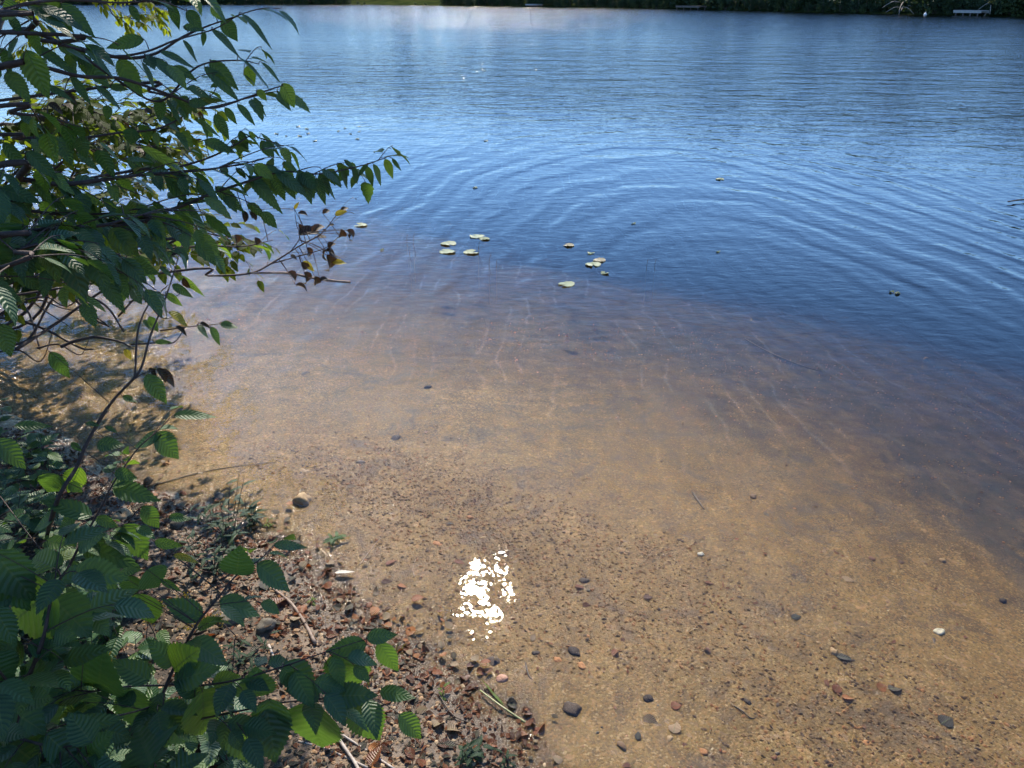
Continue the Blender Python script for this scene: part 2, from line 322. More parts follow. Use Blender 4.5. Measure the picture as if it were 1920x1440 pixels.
u = q.m('ADD', q.m('MULTIPLY', x, q.m('ADD', q.m('MULTIPLY', y, 0.08), 0.8)), q.m('MULTIPLY', q.noise(pos, 1.3, 3, 0.5), 0.40))
h4 = q.m('MULTIPLY', q.m('SINE', q.m('MULTIPLY', u, 2*pi/0.21)), q.m('MULTIPLY', q.mr(q.m('ADD', y, x), 2.3, 4.2, 0.15, 1.0), 0.00035))
h5 = q.m('ADD', q.m('MULTIPLY', q.noise(pos, 4.5, 1, 0.5), 0.0030), q.m('ADD', q.m('MULTIPLY', q.noise(pos, 13, 2, 0.5, 0.5), 0.0008), q.m('MULTIPLY', q.noise(pos, 60, 2, 0.5, 0.5), 0.00016)))
h6 = q.m('MULTIPLY', q.noise(mp, 0.30, 5, 0.65, 0.3), q.mr(q.m('ADD', y, q.m('MULTIPLY', x, 0.3)), 12, 70, 0.0, 0.30))
h2 = q.m('ADD', h2, h6)
H = q.m('ADD', q.m('ADD', h1, h2), q.m('ADD', q.m('ADD', h3, h4), h5))
rings = None
for (a, b, rad, wl) in ((1640, 1195, 0.20, 0.0125), (1745, 1215, 0.06, 0.010), (590, 968, 0.16, 0.013), (1665, 760+395, 0.12, 0.016)):
    c = at_z(a, b, 0); rr = radius(float(c[0]), float(c[1]))
    k = q.m('MULTIPLY', q.m('SINE', q.m('ADD', q.m('MULTIPLY', rr, 2*pi/wl), q.m('MULTIPLY', nlow, 4.0))), q.mr(rr, rad, rad*0.2))
    rings = k if rings is None else q.m('ADD', rings, k)
H = q.m('ADD', H, q.m('MULTIPLY', rings, 0.00004))
bn = q.n('Bump', {'Height': H, 'Strength': 1.0, 'Distance': 1.0}).outputs[0]
inc = q.n('NewGeometry').outputs['Incoming']
dt = q.t.nodes.new('ShaderNodeVectorMath'); dt.operation = 'DOT_PRODUCT'; q.t.links.new(bn, dt.inputs[0]); q.t.links.new(inc, dt.inputs[1])
ca = q.m('ADD', q.m('ABSOLUTE', dt.outputs['Value']), q.m('MULTIPLY', mfar, 0.045)); om = q.m('SUBTRACT', 1.0, ca, clamp=True)
fr = q.m('ADD', q.m('MULTIPLY', q.m('POWER', om, 5.0), 0.98), 0.021, clamp=True)
# caustics painted into the transmission tint: thin bright bands and faint rings
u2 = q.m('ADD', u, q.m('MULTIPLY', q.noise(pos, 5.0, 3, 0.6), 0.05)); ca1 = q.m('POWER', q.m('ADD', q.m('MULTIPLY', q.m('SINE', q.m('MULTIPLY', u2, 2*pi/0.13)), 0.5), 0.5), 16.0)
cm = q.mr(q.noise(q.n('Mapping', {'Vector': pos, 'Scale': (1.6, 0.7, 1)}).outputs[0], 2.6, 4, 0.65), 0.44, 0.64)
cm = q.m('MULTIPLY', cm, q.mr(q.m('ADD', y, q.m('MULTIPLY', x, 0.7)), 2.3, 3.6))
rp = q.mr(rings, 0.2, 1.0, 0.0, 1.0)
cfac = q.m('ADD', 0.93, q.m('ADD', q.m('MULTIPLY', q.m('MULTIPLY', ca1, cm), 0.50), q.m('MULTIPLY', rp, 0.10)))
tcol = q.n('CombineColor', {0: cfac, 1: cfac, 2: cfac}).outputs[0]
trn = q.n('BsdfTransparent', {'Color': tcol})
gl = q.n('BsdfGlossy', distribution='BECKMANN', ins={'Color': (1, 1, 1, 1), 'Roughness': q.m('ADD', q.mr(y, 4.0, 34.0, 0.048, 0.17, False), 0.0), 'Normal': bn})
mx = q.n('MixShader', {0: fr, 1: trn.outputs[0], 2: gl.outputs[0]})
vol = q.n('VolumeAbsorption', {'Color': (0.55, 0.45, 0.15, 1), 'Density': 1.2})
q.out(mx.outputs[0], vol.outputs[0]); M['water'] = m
b0, b1, b2, b3, b4, b5 = -300, 300, -3.0, 330, -30, 0
V = [(b0, b2, b4), (b1, b2, b4), (b1, b3, b4), (b0, b3, b4), (b0, b2, 0), (b1, b2, 0), (b1, b3, 0), (b0, b3, 0)]
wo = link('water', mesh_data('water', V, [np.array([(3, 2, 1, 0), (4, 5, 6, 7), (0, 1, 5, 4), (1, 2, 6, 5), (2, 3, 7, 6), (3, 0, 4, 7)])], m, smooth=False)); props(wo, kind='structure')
# ------------------------------------------------------------------ leaves
def leaf_tpl(rows, teeth, wfac=1.0):
    ts = np.linspace(0, 1, rows+1); cols = np.array([-1, -0.5, 0, 0.5, 1]) if teeth else np.array([-1, 0, 1])
    wv = (ts**0.62)*((1-ts)**1.1)*(1-0.35*ts**3); wv = wv/wv.max(); wv[-1] = 0.0; wv[0] = 0.02
    T = np.repeat(ts[:, None], len(cols), 1); Sx = cols[None]*wv[:, None]
    if teeth:
        alt = np.where(np.arange(rows+1) % 2 == 0, 1.0, 0.86); alt[0] = alt[-1] = 1
        Sx[:, 0] *= alt; Sx[:, -1] *= alt; T[1:-1, 0] += 0.02*(alt[1:-1] > 0.9); T[1:-1, -1] += 0.02*(alt[1:-1] > 0.9)
    nc = len(cols); i = np.arange(rows)[:, None]*nc; j = np.arange(nc-1)[None]
    F = np.stack([i+j, i+j+1, i+nc+j+1, i+nc+j], -1).reshape(-1, 4)
    UV = np.stack([0.5+0.5*np.repeat(cols[None], rows+1, 0), np.repeat(ts[:, None], nc, 1)], -1).reshape(-1, 2)
    return T.ravel(), Sx.ravel(), F, UV
TPL_HI = leaf_tpl(26, True); TPL_MID = leaf_tpl(10, True); TPL_LO = leaf_tpl(4, False)
def norm(a): a = np.asarray(a, float); return a/(np.linalg.norm(a, axis=-1, keepdims=True)+1e-9)
def add_leaves(mb, base, dirs, nrm, L, W, curl=0.15, fold=0.15, tint=0.5, tpl=TPL_HI, twist=0.0):
    base = np.atleast_2d(base); n = len(base); dirs = norm(np.atleast_2d(dirs)); nrm = np.atleast_2d(nrm)
    side = norm(np.cross(dirs, nrm)); nrm = norm(np.cross(side, dirs))
    L = np.broadcast_to(L, (n,)); W = np.broadcast_to(W, (n,)); curl = np.broadcast_to(curl, (n,)); fold = np.broadcast_to(fold, (n,)); twist = np.broadcast_to(twist, (n,))
    T, Sx, F, UV = tpl
    th = curl[:, None]*2.0; tt = T[None]
    thn = np.where(np.abs(th) < 1e-3, 1e-3, th)
    along = np.sin(thn*tt)/thn; down = (1-np.cos(thn*tt))/thn
    s = Sx[None]*W[:, None]*0.5; zf = np.abs(Sx)[None]*fold[:, None]*W[:, None]*0.5 + 0.0
    zf = zf - down
    zf = zf + twist[:, None]*s*tt + 0.006*np.sin(tt*60-np.abs(Sx)[None]*9)*np.abs(Sx)[None] + 0.015*np.sin(tt*7+fold[:, None]*40)*np.abs(Sx)[None]
    V = base[:, None]+L[:, None, None]*(along[..., None]*dirs[:, None]+s[..., None]*side[:, None]+zf[..., None]*nrm[:, None])
    k = len(T); Fa = (F[None]+(np.arange(n)*k)[:, None, None]).reshape(-1, 4)
    tint = np.broadcast_to(tint, (n,))
    mb.add(V.reshape(-1, 3), Fa, np.tile(UV, (n, 1)), np.repeat(tint, k))
CAM = np.array([0, 0, CAMZ])
class Plant:
    """an Empty with branches; leaves hang on the nearest branch and become that branch's foliage"""
    def __init__(s, name, loc, label, cat, group=None): s.root = empty(name, loc, label, cat, group); s.br = []
    def branch(s, pts, r0, r1, mode='y', name='branch', mat='twig', pre=(), lmat='leaf', lab=None):
        """pts: (px, py, Y or z). pre: world points before the first one"""
        px = np.array([(a, b) for a, b, c in pts], float)
        W = [np.array(p, float) for p in pre]+[(at_y if mode == 'y' else at_z)(a, b, c) for a, b, c in pts]
        P = catmull(W, 6); k0 = 6*len(pre)
        mb = MB(); tube(mb, P, r0, r1, 6, 0.12)
        s.br.append(dict(P=P, vis=P[k0:], mb=mb, leaves=MB(), name=name, mat=mat, lmat=lmat, r1=r1, extra={}, lab=lab)); return s.br[-1]
    def proj(s, P):
        d = P-CAM; z = d[:, 1]*cos(PITCH)-d[:, 2]*sin(PITCH); v = d[:, 1]*sin(PITCH)+d[:, 2]*cos(PITCH)
        return np.stack([960+FPX*d[:, 0]/z, 720-FPX*v/z], -1)
    def hand(s, bx, by, tx, ty, wr=0.62, tint=None, face=0.5, curl=0.12, fold=0.14, dz=None, only=None, mat=None, tilt=0.0):
        best = None
        for b in (s.br if only is None else [s.br[only]]):
            pp = s.proj(b['vis']); dd = np.hypot(pp[:, 0]-bx, pp[:, 1]-by); k = int(np.argmin(dd))
            if best is None or dd[k] < best[0]: best = (dd[k], b, k)
        _, b, k = best; Q = b['vis'][k]; Y = Q[1]+rng.uniform(-0.02, 0.02)
        B = at_y(bx, by, Y)
        if dz is None: dz = rng.uniform(-0.3, 0.3)
        T = at_y(tx, ty, Y); L = np.linalg.norm(T-B); T = at_y(tx, ty, Y+dz*L)
        d = T-B; L = np.linalg.norm(d)
        up = np.array([0, 0, 1.]); tc = norm(CAM-B)
        n = norm(up*(1-face)+tc*face+rng.uniform(-0.25, 0.25, 3)); n = norm(n+tilt*np.array([1., 0, 0]))
        tgt = MB() if mat else b['leaves']
        if mat: b.setdefault('single', []).append((mat, tgt))
        add_leaves(tgt, B, d, n, L*1.04, wr, curl, fold, rng.uniform(0, 0.62) if tint is None else tint, TPL_HI, rng.uniform(-0.3, 0.3))
        if np.linalg.norm(B-Q) < 0.22:
            mid = (B+Q)/2+np.array([0, 0, 0.004]); tube(b['mb'], catmull([Q, mid, B, B+d*0.05], 3), 0.0011, 0.0006, 4)
    def auto(s, b, n_tw, ltw, nl, L, droop=0.5, tint=(0, 0.6), wr=(0.5, 0.68), start=0.0, tpl=None, key='leaves', tr=0.0014, updown=0.5):
        """side twigs with alternate leaves"""
        P = b['vis']; tgt = b['leaves'] if key == 'leaves' else b['extra'].setdefault(key, MB())
        for k in range(n_tw):
            f = start+(1-start)*(k+rng.uniform(0, 1))/n_tw; i = min(int(f*(len(P)-2)), len(P)-2); Q = P[i]; T = norm(P[i+1]-P[i])
            sd = norm(np.cross(T, [0, 0, 1.]))*rng.choice([-1, 1]); l = ltw*rng.uniform(0.5, 1.2)
            D = norm(T*rng.uniform(0.3, 1.0)+sd*rng.uniform(0.3, 1.0)+np.array([0, 0, rng.uniform(-0.4, updown)]))
            C = [Q, Q+D*l*0.35, Q+D*l*0.7+np.array([0, 0, -0.03*l]), Q+D*l+np.array([0, 0, -0.12*l])]
            C = catmull(C, 3); tube(b['mb'], C, tr, tr*0.45, 4)
            m_ = max(2, int(nl*rng.uniform(0.7, 1.3)))
            idx = np.linspace(0.15, 1, m_)*(len(C)-1.01); bs = np.array([C[int(v)] for v in idx])
            tv = norm(np.gradient(C, axis=0))[idx.astype(int)]; sv = norm(np.cross(tv, [0, 0, 1.])); sg = np.where(np.arange(m_) % 2 == 0, 1, -1)[:, None]
            dv = norm(tv*0.7+sv*sg*rng.uniform(0.3, 0.9, (m_, 1))+np.array([0, 0, -1])*rng.uniform(0.1, 1.0, (m_, 1))*droop)
            dv[-1] = norm(tv[-1]+np.array([0, 0, -droop*0.7]))
            ls = L*rng.uniform(0.65, 1.15, m_); nn = norm(np.array([0, 0, 1.])+rng.uniform(-0.5, 0.5, (m_, 3)))
            bs2 = bs+dv*0.008
            for a, c in zip(bs, bs2): tube(b['mb'], np.array([a, c+0.02*(c-a)]), 0.0008, 0.0006, 3)
            add_leaves(tgt, bs2, dv, nn, ls, rng.uniform(*wr, m_), rng.uniform(0.05, 0.4, m_), rng.uniform(0.05, 0.3, m_), rng.uniform(*tint, m_), tpl or TPL_MID, rng.uniform(-0.4, 0.4, m_))
    def done(s):
        for b in s.br:
            o = b['mb'].build(b['name'], M[b['mat']], s.root)
            if b['lab']: o['label'] = b['lab']
            if b['leaves'].V: b['leaves'].build('foliage', M[b['lmat']], o)
            for k, e in b['extra'].items():
                e.build('flowers' if k == 'moss_flower' else 'foliage', M[k], o)
            for k, e in b.get('single', []): e.build('yellow_leaf' if k == 'yellow' else 'withered_leaf', M[k], o)
def fit(o):      # children get their root's inverse
    pass
# ------------------------------------------------------------------ overhanging birch: trunk off frame, boughs reaching in from the left
BT = np.array([-2.55, 2.1, hz(-2.55, 2.1)])
birch = Plant('birch_tree', BT, 'large green birch leaning over the water from the left bank, filling the upper left', 'tree')
mb = MB(); TR = catmull([BT+[0, 0, -0.1], BT+[0.05, 0, 1.2], BT+[0.0, 0.3, 3.0], BT+[0.1, 0.8, 5.0], BT+[-0.2, 1.6, 7.2]], 5); tube(mb, TR, 0.13, 0.04, 10, 0.05)
trunk = mb.build('trunk', M['trunk'], birch.root)
def tp(z): return TR[np.argmin(np.abs(TR[:, 2]-z))]
Z1 = zip
B1 = birch.branch([(-60, 20, 1.5), (50, 68, 1.52), (115, 82, 1.55), (225, 108, 1.6), (290, 101, 1.64), (345, 68, 1.68), (400, 45, 1.72), (448, 30, 1.75)], 0.006, 0.0012, pre=[tp(1.5)])
B2 = birch.branch([(-60, 138, 1.4), (0, 127, 1.42), (60, 121, 1.45), (150, 143, 1.5), (230, 148, 1.55), (330, 182, 1.6), (395, 203, 1.65), (470, 180, 1.7), (530, 160, 1.75)], 0.006, 0.0012, pre=[tp(1.4)])
B3 = birch.branch([(40, 62, 1.45), (110, 82, 1.5), (200, 105, 1.55), (270, 98, 1.6), (330, 75, 1.63), (400, 55, 1.68), (448, 28, 1.7)], 0.004, 0.001, pre=[tp(1.5)])
B4 = birch.branch([(-60, 60, 1.6), (40, 55, 1.62), (130, 90, 1.62), (220, 150, 1.66), (300, 190, 1.7), (370, 125, 1.75), (445, 113, 1.8), (485, 120, 1.82)], 0.005, 0.0011, pre=[tp(1.55)])
B5 = birch.branch([(-60, 322, 1.35), (40, 336, 1.4), (120, 345, 1.45), (200, 336, 1.5), (265, 328, 1.55), (370, 320, 1.62), (440, 310, 1.68), (495, 298, 1.72)], 0.007, 0.0012, pre=[tp(1.1)])
B6 = birch.branch([(180, 425, 1.45), (260, 405, 1.5), (330, 390, 1.55), (400, 362, 1.6), (450, 345, 1.63), (530, 322, 1.68), (600, 326, 1.72), (680, 310, 1.77), (722, 296, 1.8)], 0.0045, 0.001, pre=[tp(0.9)])
B7 = birch.branch([(-60, 445, 1.15), (20, 440, 1.18), (80, 430, 1.2), (190, 423, 1.25), (255, 405, 1.3), (330, 392, 1.36)], 0.006, 0.001, pre=[tp(0.9)])
B8 = birch.branch([(-60, 255, 1.5), (30, 260, 1.55), (130, 262, 1.6), (215, 250, 1.65), (300, 240, 1.7), (370, 200, 1.76), (400, 175, 1.8)], 0.0045, 0.001, pre=[tp(1.2)])
B9 = birch.branch([(-60, 520, 1.05), (30, 470, 1.08), (110, 455, 1.12), (190, 470, 1.16)], 0.005, 0.001, pre=[tp(0.7)])
B10 = birch.branch([(240, 462, 1.9), (305, 466, 1.95), (390, 461, 2.0), (455, 462, 2.05), (512, 450, 2.1)], 0.005, 0.001, pre=[tp(0.8)])
B11 = birch.branch([(180, 165, 1.75), (280, 172, 1.8), (350, 192, 1.85), (380, 203, 1.9), (440, 190, 1.95), (500, 175, 2.0)], 0.004, 0.001, pre=[tp(1.3)])
B12 = birch.branch([(190, 330, 1.8), (280, 325, 1.85), (380, 300, 1.9), (440, 272, 1.92), (470, 255, 1.95), (495, 262, 1.98)], 0.004, 0.001, pre=[tp(1.0)])
B13 = birch.branch([(-60, 205, 1.3), (20, 212, 1.33), (90, 220, 1.36), (150, 238, 1.4)], 0.005, 0.001, pre=[tp(1.3)])
B14 = birch.branch([(-60, 385, 1.35), (30, 392, 1.4), (120, 402, 1.45), (220, 398, 1.5), (300, 380, 1.55)], 0.005, 0.001, pre=[tp(1.0)])
B15 = birch.branch([(-60, 500, 1.3), (30, 495, 1.33), (120, 490, 1.36), (200, 500, 1.4), (260, 510, 1.45)], 0.004, 0.001, pre=[tp(.8)])
B16 = birch.branch([(-60, 30, 1.3), (0, 20, 1.32), (60, 5, 1.35), (130, 0, 1.4), (220, 5, 1.45), (300, 3, 1.5), (350, 20, 1.55)], 0.004, 0.001, pre=[tp(1.6)])
Lz1 = [((1190,30,1260,120),.7,.75),((1250,110,1340,230),.85,.3),((1360,75,1545,260),.3,.3),((1190,165,1360,310),.42,.1),((1050,60,1140,160),.8,.3),((1030,225,1120,350),.4,.2),((1150,180,1140,260),.5,.3),((1030,150,1150,165),.5,.1),((1340,320,1540,490),.35,.3),((1390,370,1430,490),.65,.8),((1470,350,1590,460),.35,.4),((1180,340,1340,500),.5,.1),((1370,420,1470,500),.3,.2),((1150,375,1350,560),.35,.2),((1250,455,1180,490),.6,.2),((1585,470,1665,605),.72,.85),((1560,510,1645,620),.3,.3),((1450,505,1500,565),.7,.8),((1425,545,1505,655),.3,.1),((1335,585,1440,700),.4,.2),((1265,605,1335,700),.5,.5),((1180,540,1290,575),.4,.1),((1060,580,1170,580),.6,.1),((980,370,1110,450),.45,.1),((820,310,1070,480),.36,.3),((900,290,1110,375),.4,.2),((800,350,890,520),.4,.2),((670,330,800,540),.6,.5),((810,220,590,260),.45,.4),((330,270,490,290),.55,.5),((150,280,270,560),.62,.6),((0,270,80,360),.6,.1),((400,430,520,590),.4,.1),((150,30,430,190),.4,.2),((340,20,530,200),.5,.2),((480,280,650,430),.36,.3),((180,250,450,420),.3,.2),((540,480,690,610),.4,.1),((620,490,720,500),.6,.1),((600,590,610,680),.75,.1),((900,550,900,690),.6,.1),((740,720,735,820),1.0,.2),((940,560,1030,700),.4,.2),((1210,640,1290,790),.5,.1),((1100,670,1240,760),.3,.5),((1150,715,1200,770),.9,.9),((1350,735,1395,850),.5,.1),((1400,740,1440,780),.6,.8),((1470,790,1520,890),.6,.1),((1470,750,1590,880),.3,.6),((1150,790,1320,850),.45,.1),((1010,745,1090,830),.8,.6),((790,820,1090,990),.22,.85),((830,850,900,1000),.55,.1),((1600,910,1680,970),.45,.4),((1550,960,1740,1100),.4,.2),((1540,980,1600,1130),.6,.4),((1600,1000,1660,1120),.6,.3),((1690,970,1755,1150),.5,.3),((1780,1000,1830,1150),.45,.1),((1800,990,1900,1120),.4,.2),((1400,990,1590,1190),.35,.4),((1400,1000,1520,1060),.6,.2),((1110,1010,1220,1160),.55,.2),((1210,1050,1380,1190),.45,.3),((1000,1140,1150,1260),.5,.1),((920,980,1030,1090),.35,.6),((770,1150,890,1260),.5,.4),((1080,1230,1220,1380),.4,.6),((1150,1250,1300,1350),.3,.7),((940,1000,1060,1140),.6,.3),((200,1060,430,1220),.4,.2),((0,1060,220,1130),.6,.3),((40,1120,170,1200),.6,.3),((130,1280,100,1440),.9,.1),((540,1290,740,1430),.7,.7),((100,20,0,110),.9,.1),((60,90,120,200),.6,.1),((450,190,590,260),.3,.6),((260,140,350,230),.4,.2),((730,30,790,130),.6,.2),((960,20,1010,170),.5,.2),((920,10,990,70),.5,.4),((40,400,170,570),.6,.5),((150,850,330,1010),.5,.1),((430,860,570,960),.4,.2),((250,480,420,560),.4,.4),((200,760,360,860),.5,.2),((20,800,150,960),.5,.1),((560,800,700,920),.36,.6),((720,890,830,1010),.45,.1),((580,1110,700,1260),.4,.1),((430,1090,560,1240),.5,.5),((300,1010,480,1100),.5,.3)]
for (a, wr, ti) in Lz1:
    a = [v/3 for v in a]; birch.hand(*a, wr=wr*.86, tint=ti, face=0.35 if wr < 0.45 else 0.65)
Lz2 = [((130,60,60,400),.8,.1),((370,190,500,530),.5,.1),((560,330,700,560),.4,.3),((700,280,890,330),.5,.2),((440,90,640,290),.4,.3),((840,180,1000,280),.4,.4),((250,130,330,400),.45,.6),((100,330,240,440),.5,.1),((640,100,740,240),.9,.7),((0,620,60,810),.6,.5),((300,120,480,300),.5,.1),((520,280,600,420),.5,.5),((760,240,870,370),.5,.3)]
for (a, wr, ti) in Lz2: birch.hand(a[0]/3, 400+a[1]/3, a[2]/3, 400+a[3]/3, wr=wr, tint=ti, face=0.6)
for a, wr, ti in (((735,297,752,320),.3,.3),((722,298,738,335),.45,.8),((700,308,718,348),.45,.6),((688,312,700,350),.4,.2),((662,315,672,345),.5,.2),((640,318,655,355),.5,.1),((620,322,640,352),.5,.2),((645,300,668,320),.4,.3),((600,325,618,368),.5,.2),((575,322,590,372),.55,.1),((560,320,572,365),.6,.1),((690,310,668,330),.5,.2)):
    birch.hand(*a, wr=wr, tint=ti, face=0.5)
for b, n_, l_, nl_ in ((B1, 5, .12, 4), (B2, 6, .12, 4), (B3, 3, .1, 3), (B4, 6, .13, 4), (B5, 12, .15, 5), (B6, 12, .11, 4), (B7, 10, .13, 4), (B8, 9, .14, 4), (B9, 8, .12, 4), (B10, 6, .10, 3), (B11, 4, .12, 4), (B12, 9, .12, 4), (B13, 7, .12, 4), (B14, 12, .14, 5), (B15, 12, .13, 5), (B16, 6, .1, 4), (B5, 8, .1, 4), (B7, 8, .13, 4), (B9, 7, .12, 4)):
    n_ = n_ if any(b is z for z in (B5, B6, B7, B9, B10, B14, B15)) else int(n_*.6)
    birch.auto(b, n_, l_, nl_, 0.060, wr=(.40, .58), droop=0.9, tint=(0, .75))
for bx, by, tx, ty in ((468, 398, 492, 415), (455, 395, 470, 425), (490, 400, 507, 418), (440, 440, 462, 470), (478, 445, 495, 470), (520, 275, 535, 285), (120, 175, 150, 190), (90, 195, 125, 205), (300, 418, 315, 435)):
    birch.hand(bx, by, tx, ty, wr=.4, curl=0.9, fold=0.6, mat='withered')
# withered bough over the water
BW = birch.branch([(300, 512, 2.1), (390, 517, 2.15), (470, 512, 2.2), (515, 490, 2.25), (560, 462, 2.3), (600, 440, 2.33), (622, 415, 2.36), (642, 388, 2.38)], 0.004, 0.0008, pre=[tp(0.7)], lmat='withered', lab='thin bough with curled brown withered leaves')
BW2 = birch.branch([(470, 512, 2.2), (540, 512, 2.25), (580, 520, 2.3), (620, 526, 2.35), (656, 529, 2.4)], 0.0035, 0.0045, lmat='withered', mat='stick', lab='bare snapped twig end')
BW3 = birch.branch([(545, 472, 2.28), (562, 445, 2.3), (556, 420, 2.33), (552, 392, 2.35)], 0.0015, 0.0007, lmat='withered')
BW4 = birch.branch([(500, 497, 2.24), (560, 480, 2.27), (610, 465, 2.3), (640, 440, 2.32), (655, 438, 2.32)], 0.0018, 0.0007, lmat='withered')
for a in ((625,455,610,475),(612,470,600,480),(612,478,632,505),(618,462,626,455),(650,432,668,440),(640,430,645,450),(660,440,650,447),(560,420,568,432),(560,440,590,425),(585,435,600,420),(605,400,615,392),(565,492,580,505),(540,510,560,520),(570,510,585,530),(590,518,600,538),(600,525,612,520),(555,535,575,535),(610,470,628,470),(470,395,480,410),(575,465,588,478),(560,400,575,398)):
    a = (a[0], a[1], a[0]+(a[2]-a[0])*1.7, a[1]+(a[3]-a[1])*1.7)
    birch.hand(*a, wr=.42, curl=0.9, fold=0.7, tint=rng.uniform(0, 1), only=rng.choice([16, 19, 18]), dz=0.2)
for a in ((552,392,560,378),(628,402,650,395),(568,490,590,508),(622,490,648,492)): birch.hand(*a, wr=.5, only=16, mat='yellow')
birch.auto(BW, 5, .10, 3, 0.03, key='leaves', start=.35, tr=0.0008)
# high crown, above the frame: it shades the bank and is mirrored in the shallows
mbw = MB(); crown = MB()
def clump(c, rad, n, size=0.1, crown=crown):
    c = np.array(c, float); v = rng.normal(size=(n, 3)); v = norm(v)*(rng.uniform(0.25, 1, (n, 1))**0.4)
    P = c+v*np.array(rad); keep = vn(P[:, 0]*3+P[:, 2], P[:, 1]*3, 1.0, 77)+rng.uniform(-0.2, 0.2, n) > 0.34; P = P[keep]; k = len(P)
    add_leaves(crown, P, rng.normal(size=(k, 3))+[0, 0, -0.5], np.array([0, 0, 1.])+rng.uniform(-0.7, 0.7, (k, 3)), size*rng.uniform(0.7, 1.3, k), 0.65, 0.15, 0.1, rng.uniform(0, 0.9, k), TPL_LO)
CL = [((-1.45, 4.0, 3.6), (1.25, 0.5, 0.4), 2000), ((-1.0, 3.7, 3.3), (0.7, 0.4, 0.25), 900), ((-2.4, 3.4, 3.6), (1.0, 0.9, 0.8), 3000), ((-3.4, 4.6, 4.3), (1.3, 1.2, 1.2), 2400),
      ((-3.3, 6.4, 4.6), (1.0, 1.3, 1.9), 2300), ((-4.6, 7.2, 5.6), (1.5, 1.6, 1.7), 2600), ((-5.6, 5.6, 4.8), (1.4, 1.5, 1.8), 1800), ((-3.0, 5.0, 6.6), (1.6, 1.6, 1.2), 2200), ((-2.1, 4.5, 5.4), (1.0, 0.9, 0.9), 1300)]
for c, r_, n_ in CL:
    clump(c, r_, n_)
    s0 = tp(max(1.8, c[2]-1.2)); c = np.array(c); tube(mbw, catmull([s0, (s0+c)/2+[0, 0, 0.15], c], 5), 0.035, 0.01, 6, 0.1)
    for k in range(7):
        e = c+norm(rng.normal(size=3))*np.array(r_)*0.85; tube(mbw, catmull([(s0+c)/2+(c-s0)*0.3, (c+e)/2, e], 3), 0.012, 0.003, 5)
lm = mbw.build('upper_limb', M['trunk'], birch.root); crown.build('crown', M['leaf_crown'], birch.root)
birch.done()
# unseen trees added behind the viewpoint to keep skylight off the undergrowth
for (tx, ty, lab, cls) in ((-3.2, -2.2, 'unseen leafy tree added behind and to the left of the viewpoint to block skylight', [((-2.6, -.8, 3.6), (1.6, 1.3, .9), 3000), ((-3.6, .9, 3.8), (1.4, 1.2, 1.0), 2400), ((-1.2, -1.6, 4.0), (1.4, 1.2, 1.0), 2200), ((-4.5, -2.2, 4.4), (1.6, 1.8, 1.6), 2200), ((-4.2, -.4, 1.6), (1.0, 1.5, 1.2), 1800)]),
                          (1.2, -3.4, 'unseen leafy tree added directly behind the viewpoint to block skylight', [((.6, -2.0, 3.9), (1.6, 1.2, .9), 2400), ((1.8, -3.8, 4.6), (1.8, 1.6, 1.5), 2400), ((-.8, -3.8, 2.6), (1.4, 1.2, 1.6), 2400), ((-2.0, -3.4, 1.4), (1.2, 1.0, 1.4), 1800)])):
    B_ = np.array([tx, ty, hz(tx, ty)]); r_ = empty('broadleaf_tree', B_, lab, 'tree'); mt_ = MB(); mc = MB(); tt_ = catmull([B_-[0, 0, .2], B_+[.1, .1, 2.2], B_+[0, .2, 5]], 5); tube(mt_, tt_, .14, .05, 10, .05)
    for c, rr_, n_ in cls: clump(c, rr_, n_, .11, mc); tube(mt_, catmull([tt_[5], (tt_[5]+np.array(c))/2+[0, 0, .2], np.array(c)], 5), .04, .012, 6, .1)
    mt_.build('trunk', M['trunk'], r_); mc.build('crown', M['leaf_crown'], r_)
# ------------------------------------------------------------------ alder shrub behind, rooted at the water's edge
AB = np.array([-3.1, 3.75, hz(-3.1, 3.75)])
alder = Plant('alder_shrub', AB, 'tangled shrub with small yellowing leaves and bare stems dipping into water behind the birch', 'shrub')
def aw(px, py, Y): return (px, py, Y)
specs = [[(60, 600, 3.6), (110, 470, 3.5), (190, 370, 3.4), (290, 300, 3.4), (390, 260, 3.4)], [(0, 640, 3.5), (40, 500, 3.4), (90, 360, 3.3), (180, 250, 3.2), (290, 200, 3.2), (360, 205, 3.2)],
         [(40, 560, 3.8), (100, 420, 3.8), (150, 300, 3.8), (220, 240, 3.8), (330, 215, 3.8)], [(-40, 480, 3.0), (60, 360, 3.0), (140, 290, 3.0), (230, 280, 3.0), (320, 270, 3.1)],
         [(30, 600, 3.3), (120, 480, 3.2), (220, 430, 3.1), (320, 420, 3.1), (400, 440, 3.1), (470, 450, 3.1)], [(-40, 300, 2.8), (40, 230, 2.8), (110, 200, 2.8), (200, 215, 2.8)],
         [(-40, 420, 3.4), (50, 300, 3.4), (100, 230, 3.5), (140, 180, 3.6)], [(-40, 560, 2.9), (60, 520, 2.8), (150, 500, 2.7), (240, 470, 2.6), (320, 440, 2.6)]]
specs += [[(0, 600, 4.2), (60, 430, 4.3), (140, 330, 4.4), (250, 290, 4.5), (330, 300, 4.5)], [(60, 560, 4.6), (160, 420, 4.7), (240, 350, 4.8), (330, 340, 4.8)], [(-60, 540, 4.0), (20, 400, 4.1), (60, 260, 4.2), (90, 210, 4.2)],
          [(-60, 520, 3.4), (40, 470, 3.5), (140, 450, 3.6), (250, 440, 3.6), (330, 470, 3.6)], [(-60, 500, 4.4), (80, 480, 4.5), (200, 470, 4.6), (300, 480, 4.6)], [(-60, 330, 3.7), (60, 250, 3.8), (160, 225, 3.8), (250, 240, 3.8)]]
